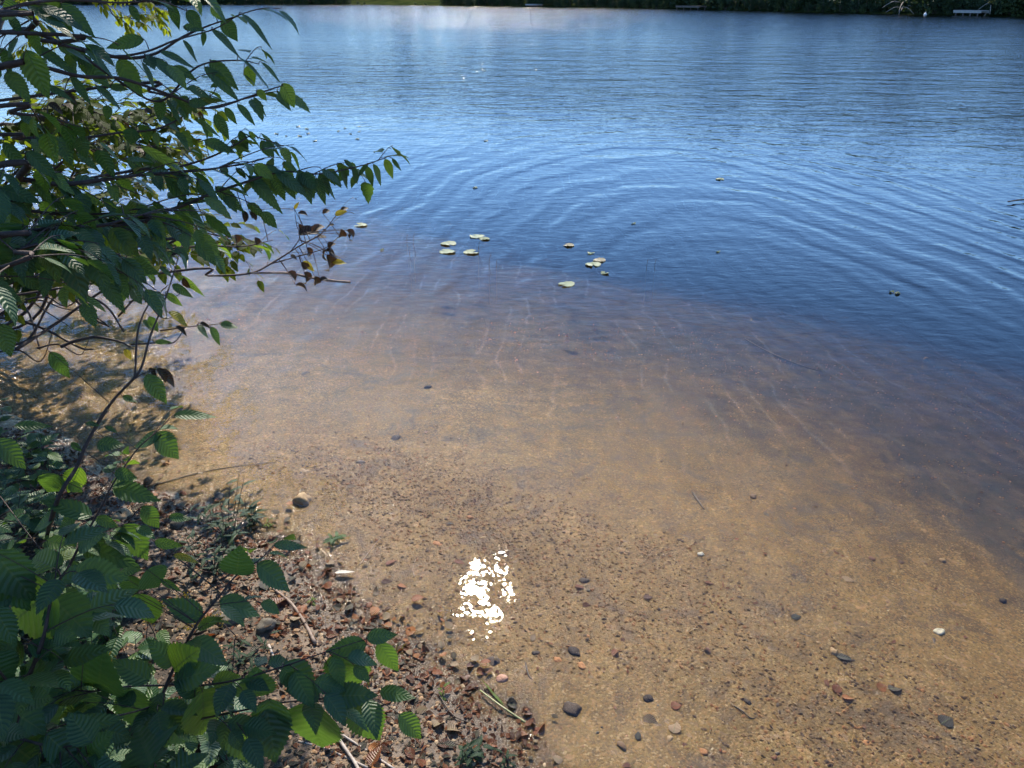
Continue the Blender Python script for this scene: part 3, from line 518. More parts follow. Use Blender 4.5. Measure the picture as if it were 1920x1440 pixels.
for sp_ in specs:
    b = alder.branch(sp_, 0.009, 0.002, pre=[AB+[0.0, 0, 0.05]], lmat='leaf_small')
    alder.auto(b, 34, .26, 8, 0.058, droop=0.35, tint=(0.0, .62), start=0.15, tpl=TPL_MID, tr=0.0016)
for sp_ in [[(130, 470, 2.9), (125, 520, 2.9), (140, 560, 2.9), (175, 590, 2.9), (205, 612, 2.88)], [(60, 470, 3.0), (150, 545, 2.9), (200, 575, 2.9), (232, 622, 2.88)],
            [(-40, 590, 2.9), (40, 602, 2.8), (90, 620, 2.8), (150, 652, 2.75), (175, 655, 2.7)], [(-40, 650, 2.7), (30, 645, 2.7), (60, 628, 2.7), (100, 560, 2.8), (160, 520, 2.9)],
            [(30, 655, 2.6), (100, 610, 2.8), (170, 560, 2.9), (260, 500, 3.0), (300, 450, 3.0)], [(0, 540, 3.2), (50, 580, 3.1), (75, 655, 2.9)], [(165, 580, 2.9), (180, 600, 2.9), (205, 612, 2.9)], [(115, 650, 2.6), (140, 640, 2.6), (180, 632, 2.6), (222, 640, 2.6), (245, 650, 2.6)]]:
    alder.branch(sp_, 0.007, 0.003)
for k in range(8):
    x0 = rng.uniform(-20, 250); y0 = rng.uniform(560, 680); Y = rng.uniform(2.5, 3.2)
    b = alder.branch([(x0, y0, Y), (x0+40, y0-rng.uniform(0, 40), Y), (x0+80, y0+rng.uniform(-40, 20), Y), (x0+rng.uniform(90, 140), y0+rng.uniform(-60, 40), Y)], 0.004, 0.001)
acr = MB(); atr = MB()
for c, r_, n_ in [((-4.0, 6.2, 2.75), (1.25, 1.0, .95), 2600), ((-5.4, 7.5, 3.0), (1.9, 1.5, 1.25), 3200), ((-3.6, 5.0, 2.65), (.9, .7, .8), 1500), ((-2.45, 6.0, 2.75), (.8, .6, .38), 260), ((-5.2, 5.6, 2.2), (1.3, 1.2, 1.2), 2400), ((-7.5, 9.5, 2.8), (2.4, 2.0, 1.9), 3000)]:
    clump(c, r_, n_, .13, acr); c = np.array(c); tube(atr, catmull([AB+[-.2, .2, 0], (AB+c)/2+[-.2, 0, .2], c], 5), .03, .008, 6, .1)
atr.build('limb', M['trunk'], alder.root); acr.build('crown', M['leaf_crown'], alder.root)
# hanging yellow seed clusters at the top of the frame
V1 = alder.branch([(130, -60, 2.6), (170, -10, 2.6), (200, 10, 2.6), (215, 30, 2.6), (250, 35, 2.6), (290, 40, 2.6)], 0.003, 0.001, lmat='leaf_small', pre=[AB+[0, 0, 1.2]])
V2 = alder.branch([(40, -20, 2.6), (60, 30, 2.6), (80, 60, 2.6), (60, 75, 2.6)], 0.003, 0.001, lmat='leaf_small', pre=[AB+[0, 0, 1.2]])
V3 = alder.branch([(200, -40, 2.8), (250, 0, 2.8), (285, 12, 2.8), (300, 45, 2.8)], 0.003, 0.001, lmat='leaf_small', pre=[AB+[0, 0, 1.2]])
for v_, n_ in ((V1, 12), (V2, 14), (V3, 10)): alder.auto(v_, n_, .08, 8, 0.028, droop=1.0, tint=(.6, 1), tpl=TPL_MID, tr=.0008)
for b in alder.br[:8]: alder.auto(b, 5, .12, 3, 0.05, key='withered', start=.3)
alder.done()
# ------------------------------------------------------------------ saplings in the lower left
def sap(name, base, label, group=None): return Plant(name, base, label, 'sapling', group)
b0 = at_g(60, 1130); s1 = sap('sapling', b0, 'tall thin leaning sapling with a forked reddish stem, rising across the shallows at the left')
A0 = s1.branch([(100, 960, .62), (143, 877, .72), (167, 823, .77), (207, 757, .84), (253, 707, .90), (267, 683, .92), (283, 627, .97), (310, 560, 1.03), (333, 487, 1.1), (345, 440, 1.13)], 0.0055, 0.0012, 'z', 'stem', pre=[b0, ])
A1 = s1.branch([(253, 707, .90), (257, 633, .97), (267, 593, 1.0), (287, 560, 1.03), (315, 535, 1.05)], 0.0028, 0.0012, 'z')
A2 = s1.branch([(300, 620, .97), (350, 613, .97), (413, 607, .96)], 0.0018, 0.0008, 'z')
A3 = s1.branch([(250, 712, .90), (270, 700, .9), (290, 695, .89)], 0.0018, 0.001, 'z')
for a, wr, ti in (((335,516,383,553),.22,.7),((323,533,360,557),.4,.4),((310,550,343,573),.4,.75),((280,593,296,623),.5,.6),((268,600,284,617),.6,.2),((290,642,322,640),.4,.6),((413,607,446,613),.55,.2),((395,613,415,648),.4,.1),((370,610,393,633),.6,.2),((273,703,315,757),.5,.5),((230,743,257,753),.5,.1),((300,500,325,520),.5,.3),((345,440,372,470),.4,.4),((330,470,300,495),.5,.2),((340,455,380,440),.4,.3),((94,660,133,712),.4,.3)):
    s1.hand(*a, wr=wr, tint=ti)
for a in ((316,585,360,607),(233,655,250,677)): s1.hand(*a, wr=.45, mat='yellow', curl=.3)
for a in ((293,693,345,724),(295,690,325,722),(280,690,300,712),(375,605,395,612),(330,612,355,625),(345,520,355,555),(290,468,310,478),(320,480,350,470)): s1.hand(*a, wr=.35, mat='withered', curl=.6, fold=.6)
s1.done()
b0 = at_g(70, 1200); s2 = sap('sapling', b0, 'broad leaved sapling whose stem ends in a single leaf over the sandy shallows')
s2.branch([(95, 1130, .42), (130, 1061, .50), (150, 1022, .55), (190, 950, .62), (215, 902, .67), (257, 843, .72), (293, 810, .75), (325, 778, .78)], 0.004, 0.001, 'z', 'stem', pre=[b0])
s2.branch([(118, 1085, .47), (95, 1050, .5), (60, 1010, .52), (0, 930, .55)], 0.002, 0.001, 'z')
s2.branch([(150, 1022, .55), (180, 1000, .56), (240, 980, .56)], 0.0015, 0.0008, 'z')
z3 = lambda a: (a[0]*.4307, 820+a[1]*.4307, a[2]*.4307, 820+a[3]*.4307)
z2 = lambda a: (a[0]/3, 400+a[1]/3, a[2]/3, 400+a[3]/3)
for a, wr, ti in (((490,215,690,270),.45,.2),((500,150,590,175),.6,.2),((400,345,175,262),.42,.3),((330,340,250,405),.8,.2),((240,345,135,400),.6,.3),((415,350,520,390),.5,.5),((360,470,600,555),.5,.2),((340,480,440,420),.6,.1),((540,380,650,540),.55,.35),((270,560,150,485),.6,.3),((300,545,375,585),.5,.3),((620,300,700,400),.5,.3),((735,345,835,355),.45,.4),((-20,10,125,135),.5,.2),((110,330,0,350),.4,.3),((-30,370,60,410),.6,.2),((200,450,320,470),.5,.6),((60,470,-20,540),.6,.2),((30,520,90,490),.5,.3),((250,160,200,250),.8,.1),((300,200,360,240),.7,.1),((350,130,290,250),.6,.6)):
    s2.hand(*z3(a), wr=wr, tint=ti, face=.6)
for a, wr, ti in (((975,1135,1210,1132),.3,.3),((870,1240,1020,1380),.6,.25),((910,1250,745,1305),.55,.3),((545,1300,690,1300),.6,.15),((480,1180,560,1190),.4,.2),((590,1200,660,1230),.4,.3),((80,1195,290,1190),.32,.3),((400,1290,460,1340),.5,.3)):
    s2.hand(*z2(a), wr=wr, tint=ti, face=.5)
for b in s2.br: s2.auto(b, 5, .10, 3, .065, droop=.5, tint=(0, .7), tpl=TPL_HI)
s2.done()
b0 = at_g(300, 1420, 0); s3 = sap('sapling', b0, 'sapling with pleated oval leaves, its slanting stem ending beside the wet red litter')
s3.branch([(284, 1371, .42), (310, 1290, .50), (336, 1233, .55), (370, 1169, .60), (409, 1121, .63), (444, 1078, .66), (482, 1053, .67), (512, 1027, .68)], 0.0042, 0.001, 'z', 'stem', pre=[b0])
s3.branch([(310, 1285, .5), (240, 1287, .55), (172, 1296, .58), (110, 1290, .6), (25, 1283, .62)], 0.002, 0.0008, 'z')
s3.branch([(314, 1283, .5), (375, 1285, .53), (448, 1274, .56), (530, 1250, .58), (603, 1225, .60), (687, 1198, .60)], 0.0026, 0.0009, 'z')
s3.branch([(290, 1371, .42), (360, 1352, .46), (430, 1337, .48), (534, 1317, .50), (640, 1307, .50), (712, 1295, .5)], 0.0026, 0.0009, 'z')
s3.branch([(300, 1320, .47), (230, 1340, .52), (150, 1350, .56), (60, 1380, .6)], 0.002, 0.0009, 'z')
for a, wr, ti in (((1030,600,1042,485),.95,.25),((1120,550,1272,668),.55,.2),((1190,470,1340,472),.36,.25),((880,790,712,700),.58,.25),((955,710,1138,772),.55,.22),((830,885,1002,988),.6,.25),((750,995,655,880),.55,.45),((755,1010,848,930),.9,.75),((1235,985,1400,1150),.62,.2),((1110,1130,1112,1015),1.1,.2),((925,1065,1040,1035),.6,.6),((850,1130,755,1060),.6,.15),((770,1060,935,1005),.5,.3),((650,1062,490,965),.6,.2),((430,1098,432,938),.85,.2),((560,1090,595,1288),.58,.2),((380,1108,372,1208),1.1,.2),((260,1090,35,1075),.35,.3),((120,1100,270,1290),.75,.35),((300,1265,540,1215),.4,.5),((985,1240,1135,1432),.5,.55),((880,1100,900,1310),.85,.6),((660,1190,870,1310),.7,.6),((420,1260,590,1310),.55,.2),((1160,1180,1205,1428),.7,.15),((500,600,408,615),.35,.6),((515,595,612,572),.35,.5),((520,660,358,692),.6,.55),((388,765,482,862),.75,.5),((640,575,698,658),1.0,.4),((570,600,575,692),.95,.4),((672,455,790,474),.38,.6),((700,620,790,670),.3,.5),((600,680,660,830),.7,.6),((860,830,960,780),.4,.5)):
    s3.hand(*z3(a), wr=wr, tint=ti, face=.72)
for a, wr, ti in (((687,1207,608,1222),.5,.2),((687,1196,744,1189),.55,.2),((710,1204,748,1264),.45,.45),((638,1220,672,1298),.6,.25),((588,1318,594,1420),.62,.15),((600,1305,538,1292),.7,.1),((625,1305,705,1302),.6,.12),((712,1296,777,1307),.45,.4),((666,1310,716,1402),.45,.3),((505,1310,515,1400),.7,.15),((530,1252,560,1290),.6,.2)):
    s3.hand(*a, wr=wr, tint=ti, face=.72)
for b in s3.br[1:]: s3.auto(b, 5, .09, 3, .07, droop=.6, tint=(0, .6), tpl=TPL_HI)
s3.auto(s3.br[0], 6, .10, 3, .06, droop=.5, tint=(0, .7), tpl=TPL_HI)
for a in ((620,1262,612,1290),(635,1255,640,1290),(325,1040,372,1052)): s3.hand(*a, wr=.35, mat='yellow')
s3.done()
b0 = at_g(60, 1420, 0); s4 = sap('sapling', b0, 'nearest sapling in the bottom left corner with very large shaded leaves on a thick stem')
s4.branch([(20, 1380, .60), (50, 1280, .72), (80, 1200, .80), (100, 1110, .86), (130, 1060, .9)], 0.006, 0.0012, 'z', 'stem', pre=[b0+[-.05, -.1, 0]])
s4.branch([(40, 1320, .68), (0, 1260, .78), (-60, 1200, .85)], 0.003, 0.001, 'z')
s4.branch([(20, 1380, .58), (100, 1400, .6), (160, 1395, .62)], 0.003, 0.001, 'z')
for a, wr, ti in (((230,700,398,872),.85,.3),((240,660,10,830),.75,.65),((-30,495,155,722),.6,.25),((-30,560,140,755),.6,.3),((-30,740,82,912),.5,.3),((-10,1150,200,1290),.8,.05),((210,1120,100,1000),.8,.2),((250,1290,430,1440),.85,.05),((0,1300,190,1440),.9,.05),((-40,950,60,1100),.8,.1),((100,900,-30,980),.6,.2),((120,900,330,960),.5,.2),((60,860,-40,1000),.6,.6),((260,960,60,1020),.5,.25),((80,1180,-60,1300),.7,.15),((400,1330,300,1200),.8,.1),((200,1290,360,1440),.6,.1),((380,1380,480,1290),.6,.2)):
    s4.hand(*z3(a), wr=wr, tint=ti, face=.75)
for b in s4.br: s4.auto(b, 6, .12, 4, .075, droop=.5, tint=(0, .6), tpl=TPL_HI)
s4.done()
# undergrowth: low leafy seedlings under the saplings
def seedling(px, py, n, L, label, wr, mat, grp=None, hgt=0.15, name='seedling', spread=0.07, tint=(0, .6), tpl=TPL_MID, cat='plant'):
    b = at_g(px, py); r_ = empty(name, b, label, cat, grp); st = MB(); fo = MB()
    for k in range(max(2, n//6)):
        e = b+np.array([rng.uniform(-1, 1)*spread, rng.uniform(-1, 1)*spread, hgt*rng.uniform(0.6, 1.1)])
        C = catmull([b+rng.uniform(-.01, .01, 3)*[1, 1, 0], (b+e)/2+rng.uniform(-.01, .01, 3), e], 4); tube(st, C, 0.0018, 0.0008, 4)
        m_ = 6 if n >= 6 else n; id_ = np.linspace(0.25, 1, m_)*(len(C)-1.01); Q = C[id_.astype(int)]
        an = rng.uniform(0, 6.28)+np.arange(m_)*2.4; D = np.stack([np.cos(an), np.sin(an), rng.uniform(-.2, .5, m_)], -1)
        add_leaves(fo, Q, D, np.array([0, 0, 1.])+rng.uniform(-.3, .3, (m_, 3)), L*rng.uniform(.7, 1.2, m_), wr, .25, .15, rng.uniform(*tint, m_), tpl)
    st.build('stem', M['twig'], r_); fo.build('foliage', M[mat], r_); return r_
for k, (a, b) in enumerate(((30, 900), (90, 930), (60, 1000), (160, 1090), (20, 1060), (130, 1180), (60, 1180), (210, 1210), (30, 1300), (190, 1330), (110, 1390), (290, 1440), (220, 1120), (370, 1400), (430, 1440), (20, 1440), (90, 870), (200, 1430), (10, 960), (120, 1020), (270, 1330), (-10, 850))):
    seedling(a, b, 30, 0.07, 'one of the low broad leaved seedlings crowded on the shaded bank under the saplings', .6, 'leaf', 'seedlings under the saplings', .22, spread=.11)
seedling(430, 1010, 60, .055, 'dark bushy willow seedling with narrow pointed leaves at the edge of the shade', .25, 'leaf_dark', None, .20, 'willow_seedling', .12)
seedling(400, 1075, 50, .05, 'dense dark narrow leaved plant in front of the bushy willow seedling', .25, 'leaf_dark', None, .16, 'willow_seedling', .11)
seedling(480, 985, 30, .05, 'small dark narrow leaved plant against the sunny red litter', .25, 'leaf_dark', None, .10, 'willow_seedling', .06)
seedling(455, 1240, 40, .04, 'limp grey green weed below the round stones', .22, 'leaf_dark', None, .06, 'weed', .08)
seedling(622, 1012, 12, .045, 'small green rosette standing in the edge of the water', .28, 'leaf', None, .035, 'water_plant', .05, (.3, .6))
seedling(885, 1425, 30, .035, 'small grey green seedling growing through the gravel at the bottom', .35, 'leaf_dark', None, .05, 'seedling', .035)
seedling(955, 1440, 12, .04, 'dark narrow leaved sprig at the bottom edge of the gravel', .2, 'leaf_dark', None, .04, 'seedling', .02)
seedling(830, 1305, 4, .022, 'tiny bright green sprout on the grey mud', .4, 'leaf', None, .02, 'sprout', .01, (.8, 1))
seedling(590, 1135, 6, .022, 'tiny bright sprout among the wet red leaves', .4, 'leaf', None, .02, 'sprout', .02, (.8, 1))
seedling(505, 990, 8, .025, 'pale green tuft at the waterline by the red litter', .3, 'leaf', None, .03, 'sprout', .03, (.8, 1))
# goldenrod
for a, b, c, d, e, f, lab in ((290, 1200, 280, 1150, 350, 1120, 'goldenrod spray with faded yellow florets behind the oval leaves'), (240, 1280, 190, 1225, 140, 1230, 'second goldenrod spray, lower and further left'), (440, 1200, 400, 1160, 355, 1175, 'goldenrod spray trailing beside the grey stones'), (280, 1140, 220, 1120, 180, 1118, 'goldenrod spray above the others, near the willow seedling')):
    g0 = at_g(a, b); P = Plant('goldenrod', g0, lab, 'wildflower'); bb = P.branch([(a, b-10, .25), (c, d, .32), (e, f, .33)], .0018, .0008, 'z', 'stem', pre=[g0])
    C = bb['vis']; n = 260; id_ = rng.integers(len(C)//3, len(C), n); Q = C[id_]+rng.normal(size=(n, 3))*.007
    add_leaves(bb['extra'].setdefault('moss_flower', MB()), Q, rng.normal(size=(n, 3))+[0, 0, .6], rng.normal(size=(n, 3)), .006, .5, .1, .1, rng.uniform(0, 1, n), TPL_LO); P.done()
# maple seedling leaf in the bottom left
def lobed(mb, B, D, N, L, tint=.2):
    D = norm(D); Sd = norm(np.cross(D, N)); N = norm(np.cross(Sd, D))
    out = []; lob = [(-2.2, .45), (-1.75, .3), (-1.25, .78), (-1.0, .5), (-.78, .55), (-.62, .42), (-.42, .6), (-.16, .8), (0, 1.0)]
    pts = [(a, r) for a, r in lob]+[(-a, r) for a, r in lob[-2::-1]]
    V = [B]+[B+L*(.25*D+.85*(cos(a)*r*D+sin(a)*r*Sd)-(r*r*.12)*N) for a, r in pts]
    n = len(pts); F = [(0, k+1, k+2) for k in range(n-1)]; uv = np.array([(.5, 0)]+[(.5+.5*sin(a)*r, .2+.8*r*max(0, cos(a))) for a, r in pts]); mb.add(V, np.array(F), uv, tint)
g0 = at_g(290, 1436); P = Plant('maple_seedling', g0, 'maple seedling with blue green lobed leaves at the bottom of the frame', 'seedling')
bb = P.branch([(292, 1436, .45), (285, 1420, .5)], .002, .001, 'z', 'stem', pre=[g0])
c = at_z(285, 1432, .52); t_ = at_z(258, 1368, .52); lobed(bb['leaves'], c, t_-c, norm([0, -.4, 1]), np.linalg.norm(t_-c)*1.15, .3)
c = at_z(320, 1445, .48); t_ = at_z(360, 1425, .48); lobed(bb['leaves'], c, t_-c, norm([0, -.3, 1]), .06, .2)
c = at_z(385, 1300, .38); t_ = at_z(400, 1380, .36); lobed(bb['leaves'], c, t_-c, norm([.2, -.4, 1]), .085, .65); P.done()
# ------------------------------------------------------------------ stones
ico_v = []; 
def ico(sub):
    import bmesh
    bm = bmesh.new(); bmesh.ops.create_icosphere(bm, subdivisions=sub, radius=1); V = np.array([v.co[:] for v in bm.verts]); F = np.array([[v.index for v in f.verts] for f in bm.faces]); bm.free(); return V, F
ICO1, ICO2, ICO3 = ico(1), ico(2), ico(3)
def stone_verts(base, s, flat=.6, sd=0):
    V = base*1.0; r_ = rng.uniform(0, 50, 3)
    nn = vn(V[:, 0]*1.3+r_[0]+V[:, 2], V[:, 1]*1.3+r_[1], 1.0, 3)*.45+vn(V[:, 2]*2.4+r_[2], V[:, 0]*2.4+V[:, 1], 1.0, 9)*.2
    for _ in range(4):
        d = norm(rng.normal(size=3)); k = V@d; V = V-np.outer(np.clip(k-.72, 0, 1), d)*.8
    V = V*(.62+nn*1.35)[:, None]*np.array([1, rng.uniform(.6, .9), flat]); a = rng.uniform(0, 6.28); c, s_ = cos(a), sin(a)
    return np.stack([V[:, 0]*c-V[:, 1]*s_, V[:, 0]*s_+V[:, 1]*c, V[:, 2]], -1)*s
def stone(px, py, wpx, mat, label, flat=.6, group=None, name='stone', sink=.75, at=None):
    b = at_g(px, py) if at is None else at; dep = b[1]*cos(PITCH)-(b[2]-CAMZ)*sin(PITCH); s = wpx/2*dep/FPX
    V = stone_verts(ICO3[0], s, flat); mb = MB(); mb.add(V+b+[0, 0, s*flat*(1-sink)*.8], ICO3[1], None, rng.uniform(0, 1)); o = mb.build(name, M[mat]); props(o, label, 'stone', group)
    return o
HS = [(570, 942, 34, 'st_tan', 'rounded tan brown stone standing proud of the shallow water on the left', 1.0), (500, 1178, 46, 'st_grey', 'larger round grey stone on the shaded bank, right of its pair', .9), (432, 1165, 58, 'st_grey', 'wide mossy grey stone on the shaded bank, left of its pair', .6),
 (1095, 1093, 36, 'st_dark', 'dark oval stone under clear water right of the bright sun glint', .5), (1076, 1222, 34, 'st_dark', 'dark flat stone on the lake bed above the small orange stone', .4), (1090, 1250, 26, 'st_orange', 'small orange stone on the lake bed right of the sun sparkles', .5), (1045, 1240, 20, 'st_orange', 'tiny orange brown stone left of the small orange one', .5),
 (1073, 1330, 46, 'st_dark', 'large round dark grey stone under water at the bottom centre', .35), (943, 1275, 24, 'st_pink', 'pinkish stone in murky shallows below the sun sparkles', .6), (1170, 1336, 16, 'st_white', 'small pale stone near the bottom centre', .6), (820, 1021, 26, 'st_orange', 'flat orange stone above the sun sparkles', .3), (1563, 1225, 24, 'st_tan', 'round tan stone resting on a dark leaf at the lower right', .8),
 (1760, 1187, 22, 'st_white', 'bright white stone alone on the sand at the right', .7), (1533, 1207, 12, 'st_tan', 'small pale stone left of the dark leaf', .7), (1216, 1312, 24, 'st_dark', 'dark rounded stone near the bottom left of centre', .6), (1402, 1318, 22, 'st_dark', 'dark stone beside the forked twig', .6), (1458, 1325, 24, 'st_dark', 'dark grey stone right of the forked twig', .5),
 (1625, 1400, 26, 'st_orange', 'ochre stone near the bottom right', .5), (802, 728, 22, 'st_dark', 'dark stone in deeper water above the gravel', .6), (572, 701, 26, 'st_dark', 'dark flat stone in deeper water at the left', .3), (742, 823, 28, 'st_dark', 'flat dark stone at the far edge of the gravel patch', .3), (676, 870, 26, 'st_dark', 'dark stone at the sunlit edge of the gravel', .5), (568, 884, 24, 'st_tan', 'pale stone in the sunlit shallow water', .35),
 (313, 872, 18, 'st_orange', 'reddish brown stone in shallow water left of the branch shadow', .6), (456, 948, 16, 'st_orange', 'reddish stone at the water edge beside its twin', .6), (483, 946, 14, 'st_orange', 'smaller reddish stone at the water edge, right of its twin', .6), (278, 905, 26, 'st_brown', 'brown stone half out of water at the shore', .8), (410, 935, 30, 'st_grey', 'grey stone at the waterline, partly buried in sand', .6), (1437, 1145, 18, 'st_tan', 'sandy stone at mid right', .5),
 (1172, 815, 14, 'st_dark', 'small dark stone on open sand', .5), (1436, 966, 14, 'st_grey', 'small grey stone on open sand at the right', .7), (1413, 932, 16, 'st_brown', 'small brown stone on open sand, upper right', .5), (1313, 1040, 14, 'st_white', 'light stone beside a dark one on the open sand', .6), (1640, 1330, 16, 'st_pink', 'pink stone near the orange leaves', .5), (1880, 1127, 18, 'st_dark', 'dark stone by the right edge of the frame', .6), (1735, 675, 14, 'st_tan', 'yellowish stone showing in the deeper water at the right', .8),
 (235, 968, 46, 'st_tan', 'pale rock on the bank behind the sapling leaves', .6), (330, 985, 30, 'st_grey', 'grey cobble on the bank at the edge of the red litter', .6), (1165, 1400, 22, 'st_brown', 'brown stone at the bottom edge near the shore', .5), (1255, 1385, 18, 'st_tan', 'tan stone at the bottom right of the shore', .5), (1320, 1412, 20, 'st_orange', 'ochre stone at the bottom edge of the frame', .5), (1005, 1225, 20, 'st_dark', 'dark stone just below the sun sparkles', .4), (925, 1240, 40, 'st_dark', 'broad flat dark stone in the glare under the sun sparkles', .25)]
for a in HS: stone(a[0], a[1], a[2]*(.72 if a[3] == 'st_dark' else .9), *a[3:])
# plain small stones: one of each kind, then copies
protos = []
for k in range(9):
    mt = ['st_brown', 'st_brown', 'st_tan', 'st_orange', 'st_brown', 'st_dark', 'st_grey', 'st_brown', 'st_orange'][k]
    mb = MB(); V = stone_verts(ICO2[0], 1.0, rng.uniform(.4, .7)); mb.add(V, ICO2[1], None, rng.uniform(0, 1)); protos.append(mb.data('small_stone', M[mt]))
cnt = 0; tries = 0
while cnt < 210 and tries < 9000:
    tries += 1; px, py = rng.uniform(480, 1920), rng.uniform(700, 1440)**1.0; P = at_z(px, py, -.05); d = -float(shore_d(P[0], P[1]))
    if d < .05 or d > 3.2: continue
    if rng.uniform() > .25+.75*math.exp(-((d-.45)/.4)**2): continue
    b = at_g(px, py); s = .0046*np.exp(rng.normal(0, .4)); o = link('small_stone', protos[rng.integers(9)]); o.location = b+[0, 0, s*.05]; o.scale = (s, s*rng.uniform(.7, 1.1), s); o.rotation_euler = (rng.uniform(-.2, .2), rng.uniform(-.2, .2), rng.uniform(0, 6.28))
    props(o, 'one of the many small stones scattered over the lake bed', 'stone', 'small stones on the lake bed'); cnt += 1
# gravel: stuff
def gravel(name, n, box, dens, size, mat, label):
    mb = []; got = 0; V0, F0 = ICO1; Vs = []; Fs = []; Ts = []; off = 0
    P = np.stack([rng.uniform(box[0], box[1], n*8), rng.uniform(box[2], box[3], n*8)], -1)
    pr = dens(P[:, 0], P[:, 1]); P = P[rng.uniform(size=len(P)) < pr][:n]; h = height(P[:, 0], P[:, 1]); k = len(P)
    var = [stone_verts(V0, 1.0, .6) for _ in range(24)]
    vi = rng.integers(0, 24, k); sz = size*np.minimum(np.exp(rng.normal(0, .55, k)), 2.4); A = np.array(var)[vi]*sz[:, None, None]
    an = rng.uniform(0, 6.28, k); c, s_ = np.cos(an)[:, None], np.sin(an)[:, None]
    X = A[..., 0]*c-A[..., 1]*s_+P[:, :1]; Y = A[..., 0]*s_+A[..., 1]*c+P[:, 1:2]; Z = A[..., 2]+(h-sz*.12)[:, None]
    V = np.stack([X, Y, Z], -1).reshape(-1, 3); F = (F0[None]+(np.arange(k)*len(V0))[:, None, None]).reshape(-1, 3)
    tn = np.repeat(rng.uniform(0, 1, k), len(V0)); o = link(name, mesh_data(name, V, [F], M[mat], None, tn, False)); props(o, label, 'gravel', None, 'stuff')
def d_wet(X, Y):
    a = -shore_d(X, Y); n_ = fbm(X, Y, 1.8, 4, 61)
    along = .75+.6*fbm(X, Y, .6, 2, 71)
    return np.clip((np.exp(-((a-.50-.12*np.clip(X+.6, 0, 3))/.36)**2)*along+n_*2.0-.22), .012, 1)*(a > .02)*(a < 3.2)*(1-.85*sstep(-.75, -1.15, X))
gravel('lake_bed_gravel', 27000, (-2.4, 3.0, .6, 4.6), d_wet, .0034, 'gravel', 'brown and ochre gravel spread in drifts over the submerged sand')
def d_dry(X, Y):
    a = shore_d(X, Y); n_ = fbm(X, Y, 3.0, 4, 81); return np.clip(sstep(.07, .16, a)*.9+n_*1.4-.02, .02, 1)*(a > -.02)*(a < 1.4)
gravel('shore_gravel', 21000, (-2.3, .5, .55, 2.9), d_dry, .0042, 'shoregravel', 'loose tan gravel on the bank above the waterline')
# ------------------------------------------------------------------ fallen leaves
def fallen(mb_mat, x_, y_, L, wr, yaw, tilt, curl, fold, name='fallen_leaf', zoff=.004, up=None, label=None, group=None, cat='leaf', tint=None, water=False):
    z = max(hz(x_, y_), 0.004 if water else -9)+zoff; mb = MB()
    d = np.array([cos(yaw), sin(yaw), tilt]); n = norm(np.array([rng.uniform(-.25, .25), rng.uniform(-.25, .25), 1.]))
    add_leaves(mb, np.array([x_, y_, z])-norm(d)*L/2, d, n, L, wr, curl, fold, rng.uniform(0, 1) if tint is None else tint, leafT, rng.uniform(-.5, .5))
    o = mb.build(name, M[mb_mat]); props(o, label, cat, group); return o
leafT = leaf_tpl(12, True)
def fp(px, py, L, mat, label, wr=.6, yaw=0., curl=.2, fold=.2, **k):
    b = at_g(px, py); return fallen(mat, b[0], b[1], L, wr, yaw, k.pop('tilt', 0), curl, fold, label=label, **k)
fp(648, 1081, .068, 'lit_pale', 'bleached white leaf lying at the edge of the water among red leaves', .34, .15, .05, .15, zoff=.016)
for a in ((1585, 1238, .062, 'lit_dark', 'long dark leaf on the sand under the round tan stone', .5, -.2), (1493, 1160, .04, 'lit_dark', 'dark oval leaf left of the ring ripples', .6, .3), (1568, 1297, .038, 'lit_red', 'purple brown leaf touching an orange leaf', .8, .9), (1590, 1310, .036, 'lit_orange', 'orange leaf below the purple brown one', .7, -.1),
          (1653, 1294, .036, 'lit_orange', 'bright orange leaf in front of a dark leaf', .9, .4), (1678, 1295, .045, 'lit_dark', 'dark leaf behind the bright orange leaf', .8, .1), (1775, 1352, .055, 'lit_dark', 'large dark broken leaf at the lower right', .8, .5), (1268, 1326, .034, 'lit_red', 'red brown leaf at the bottom centre', .8, .2), (1220, 1358, .045, 'lit_tan', 'see through grey tan leaf at the bottom centre', .7, -.5),
          (1265, 1365, .045, 'lit_tan', 'faded pinkish leaf right of the tan one', .8, 1.2), (1196, 1380, .03, 'lit_dark', 'small dark leaf under the tan leaves', .6, 1.4), (735, 1058, .05, 'lit_red', 'brown leaf under shallow water above the litter', .4, .7), (862, 1056, .04, 'lit_red', 'brown leaf under water left of the sun glint', .5, -.3), (726, 1093, .04, 'lit_red', 'reddish leaf just off the litter, under water', .5, .2),
          (755, 1102, .035, 'lit_orange', 'orange brown leaf next to the reddish one, under water', .6, -.3), (1100, 1140, .03, 'lit_red', 'small red leaf below the dark oval stone', .6, 0), (1088, 1105, .04, 'lit_red', 'reddish leaf beside the dark oval stone', .6, -.2), (1635, 1050, .03, 'lit_red', 'small brown leaf pair on the sand at the right', .8, .1), (1690, 1055, .03, 'lit_red', 'small brown leaf right of the pair', .7, .4), (1330, 1097, .035, 'lit_red', 'brown leaf on the sand near the centre right', .5, -.2),
          (1215, 1125, .035, 'lit_red', 'dull brown leaf on gravel right of centre', .7, .2), (1590, 1090, .055, 'lit_tan', 'sand coloured leaf almost hidden on the bed', .5, -.2), (900, 1062, .03, 'lit_dark', 'dark speck of leaf next to the sun glint', .5, -.2), (845, 985, .03, 'lit_dark', 'small dark leaf above the sun glint', .5, .2), (660, 915, .04, 'lit_tan', 'tan leaf in clear shallow water', .5, .3), (1000, 1200, .035, 'lit_tan', 'tan leaf under water below the sun sparkles', .5, 1.2)):
    fp(*a, curl=.12, fold=.12)
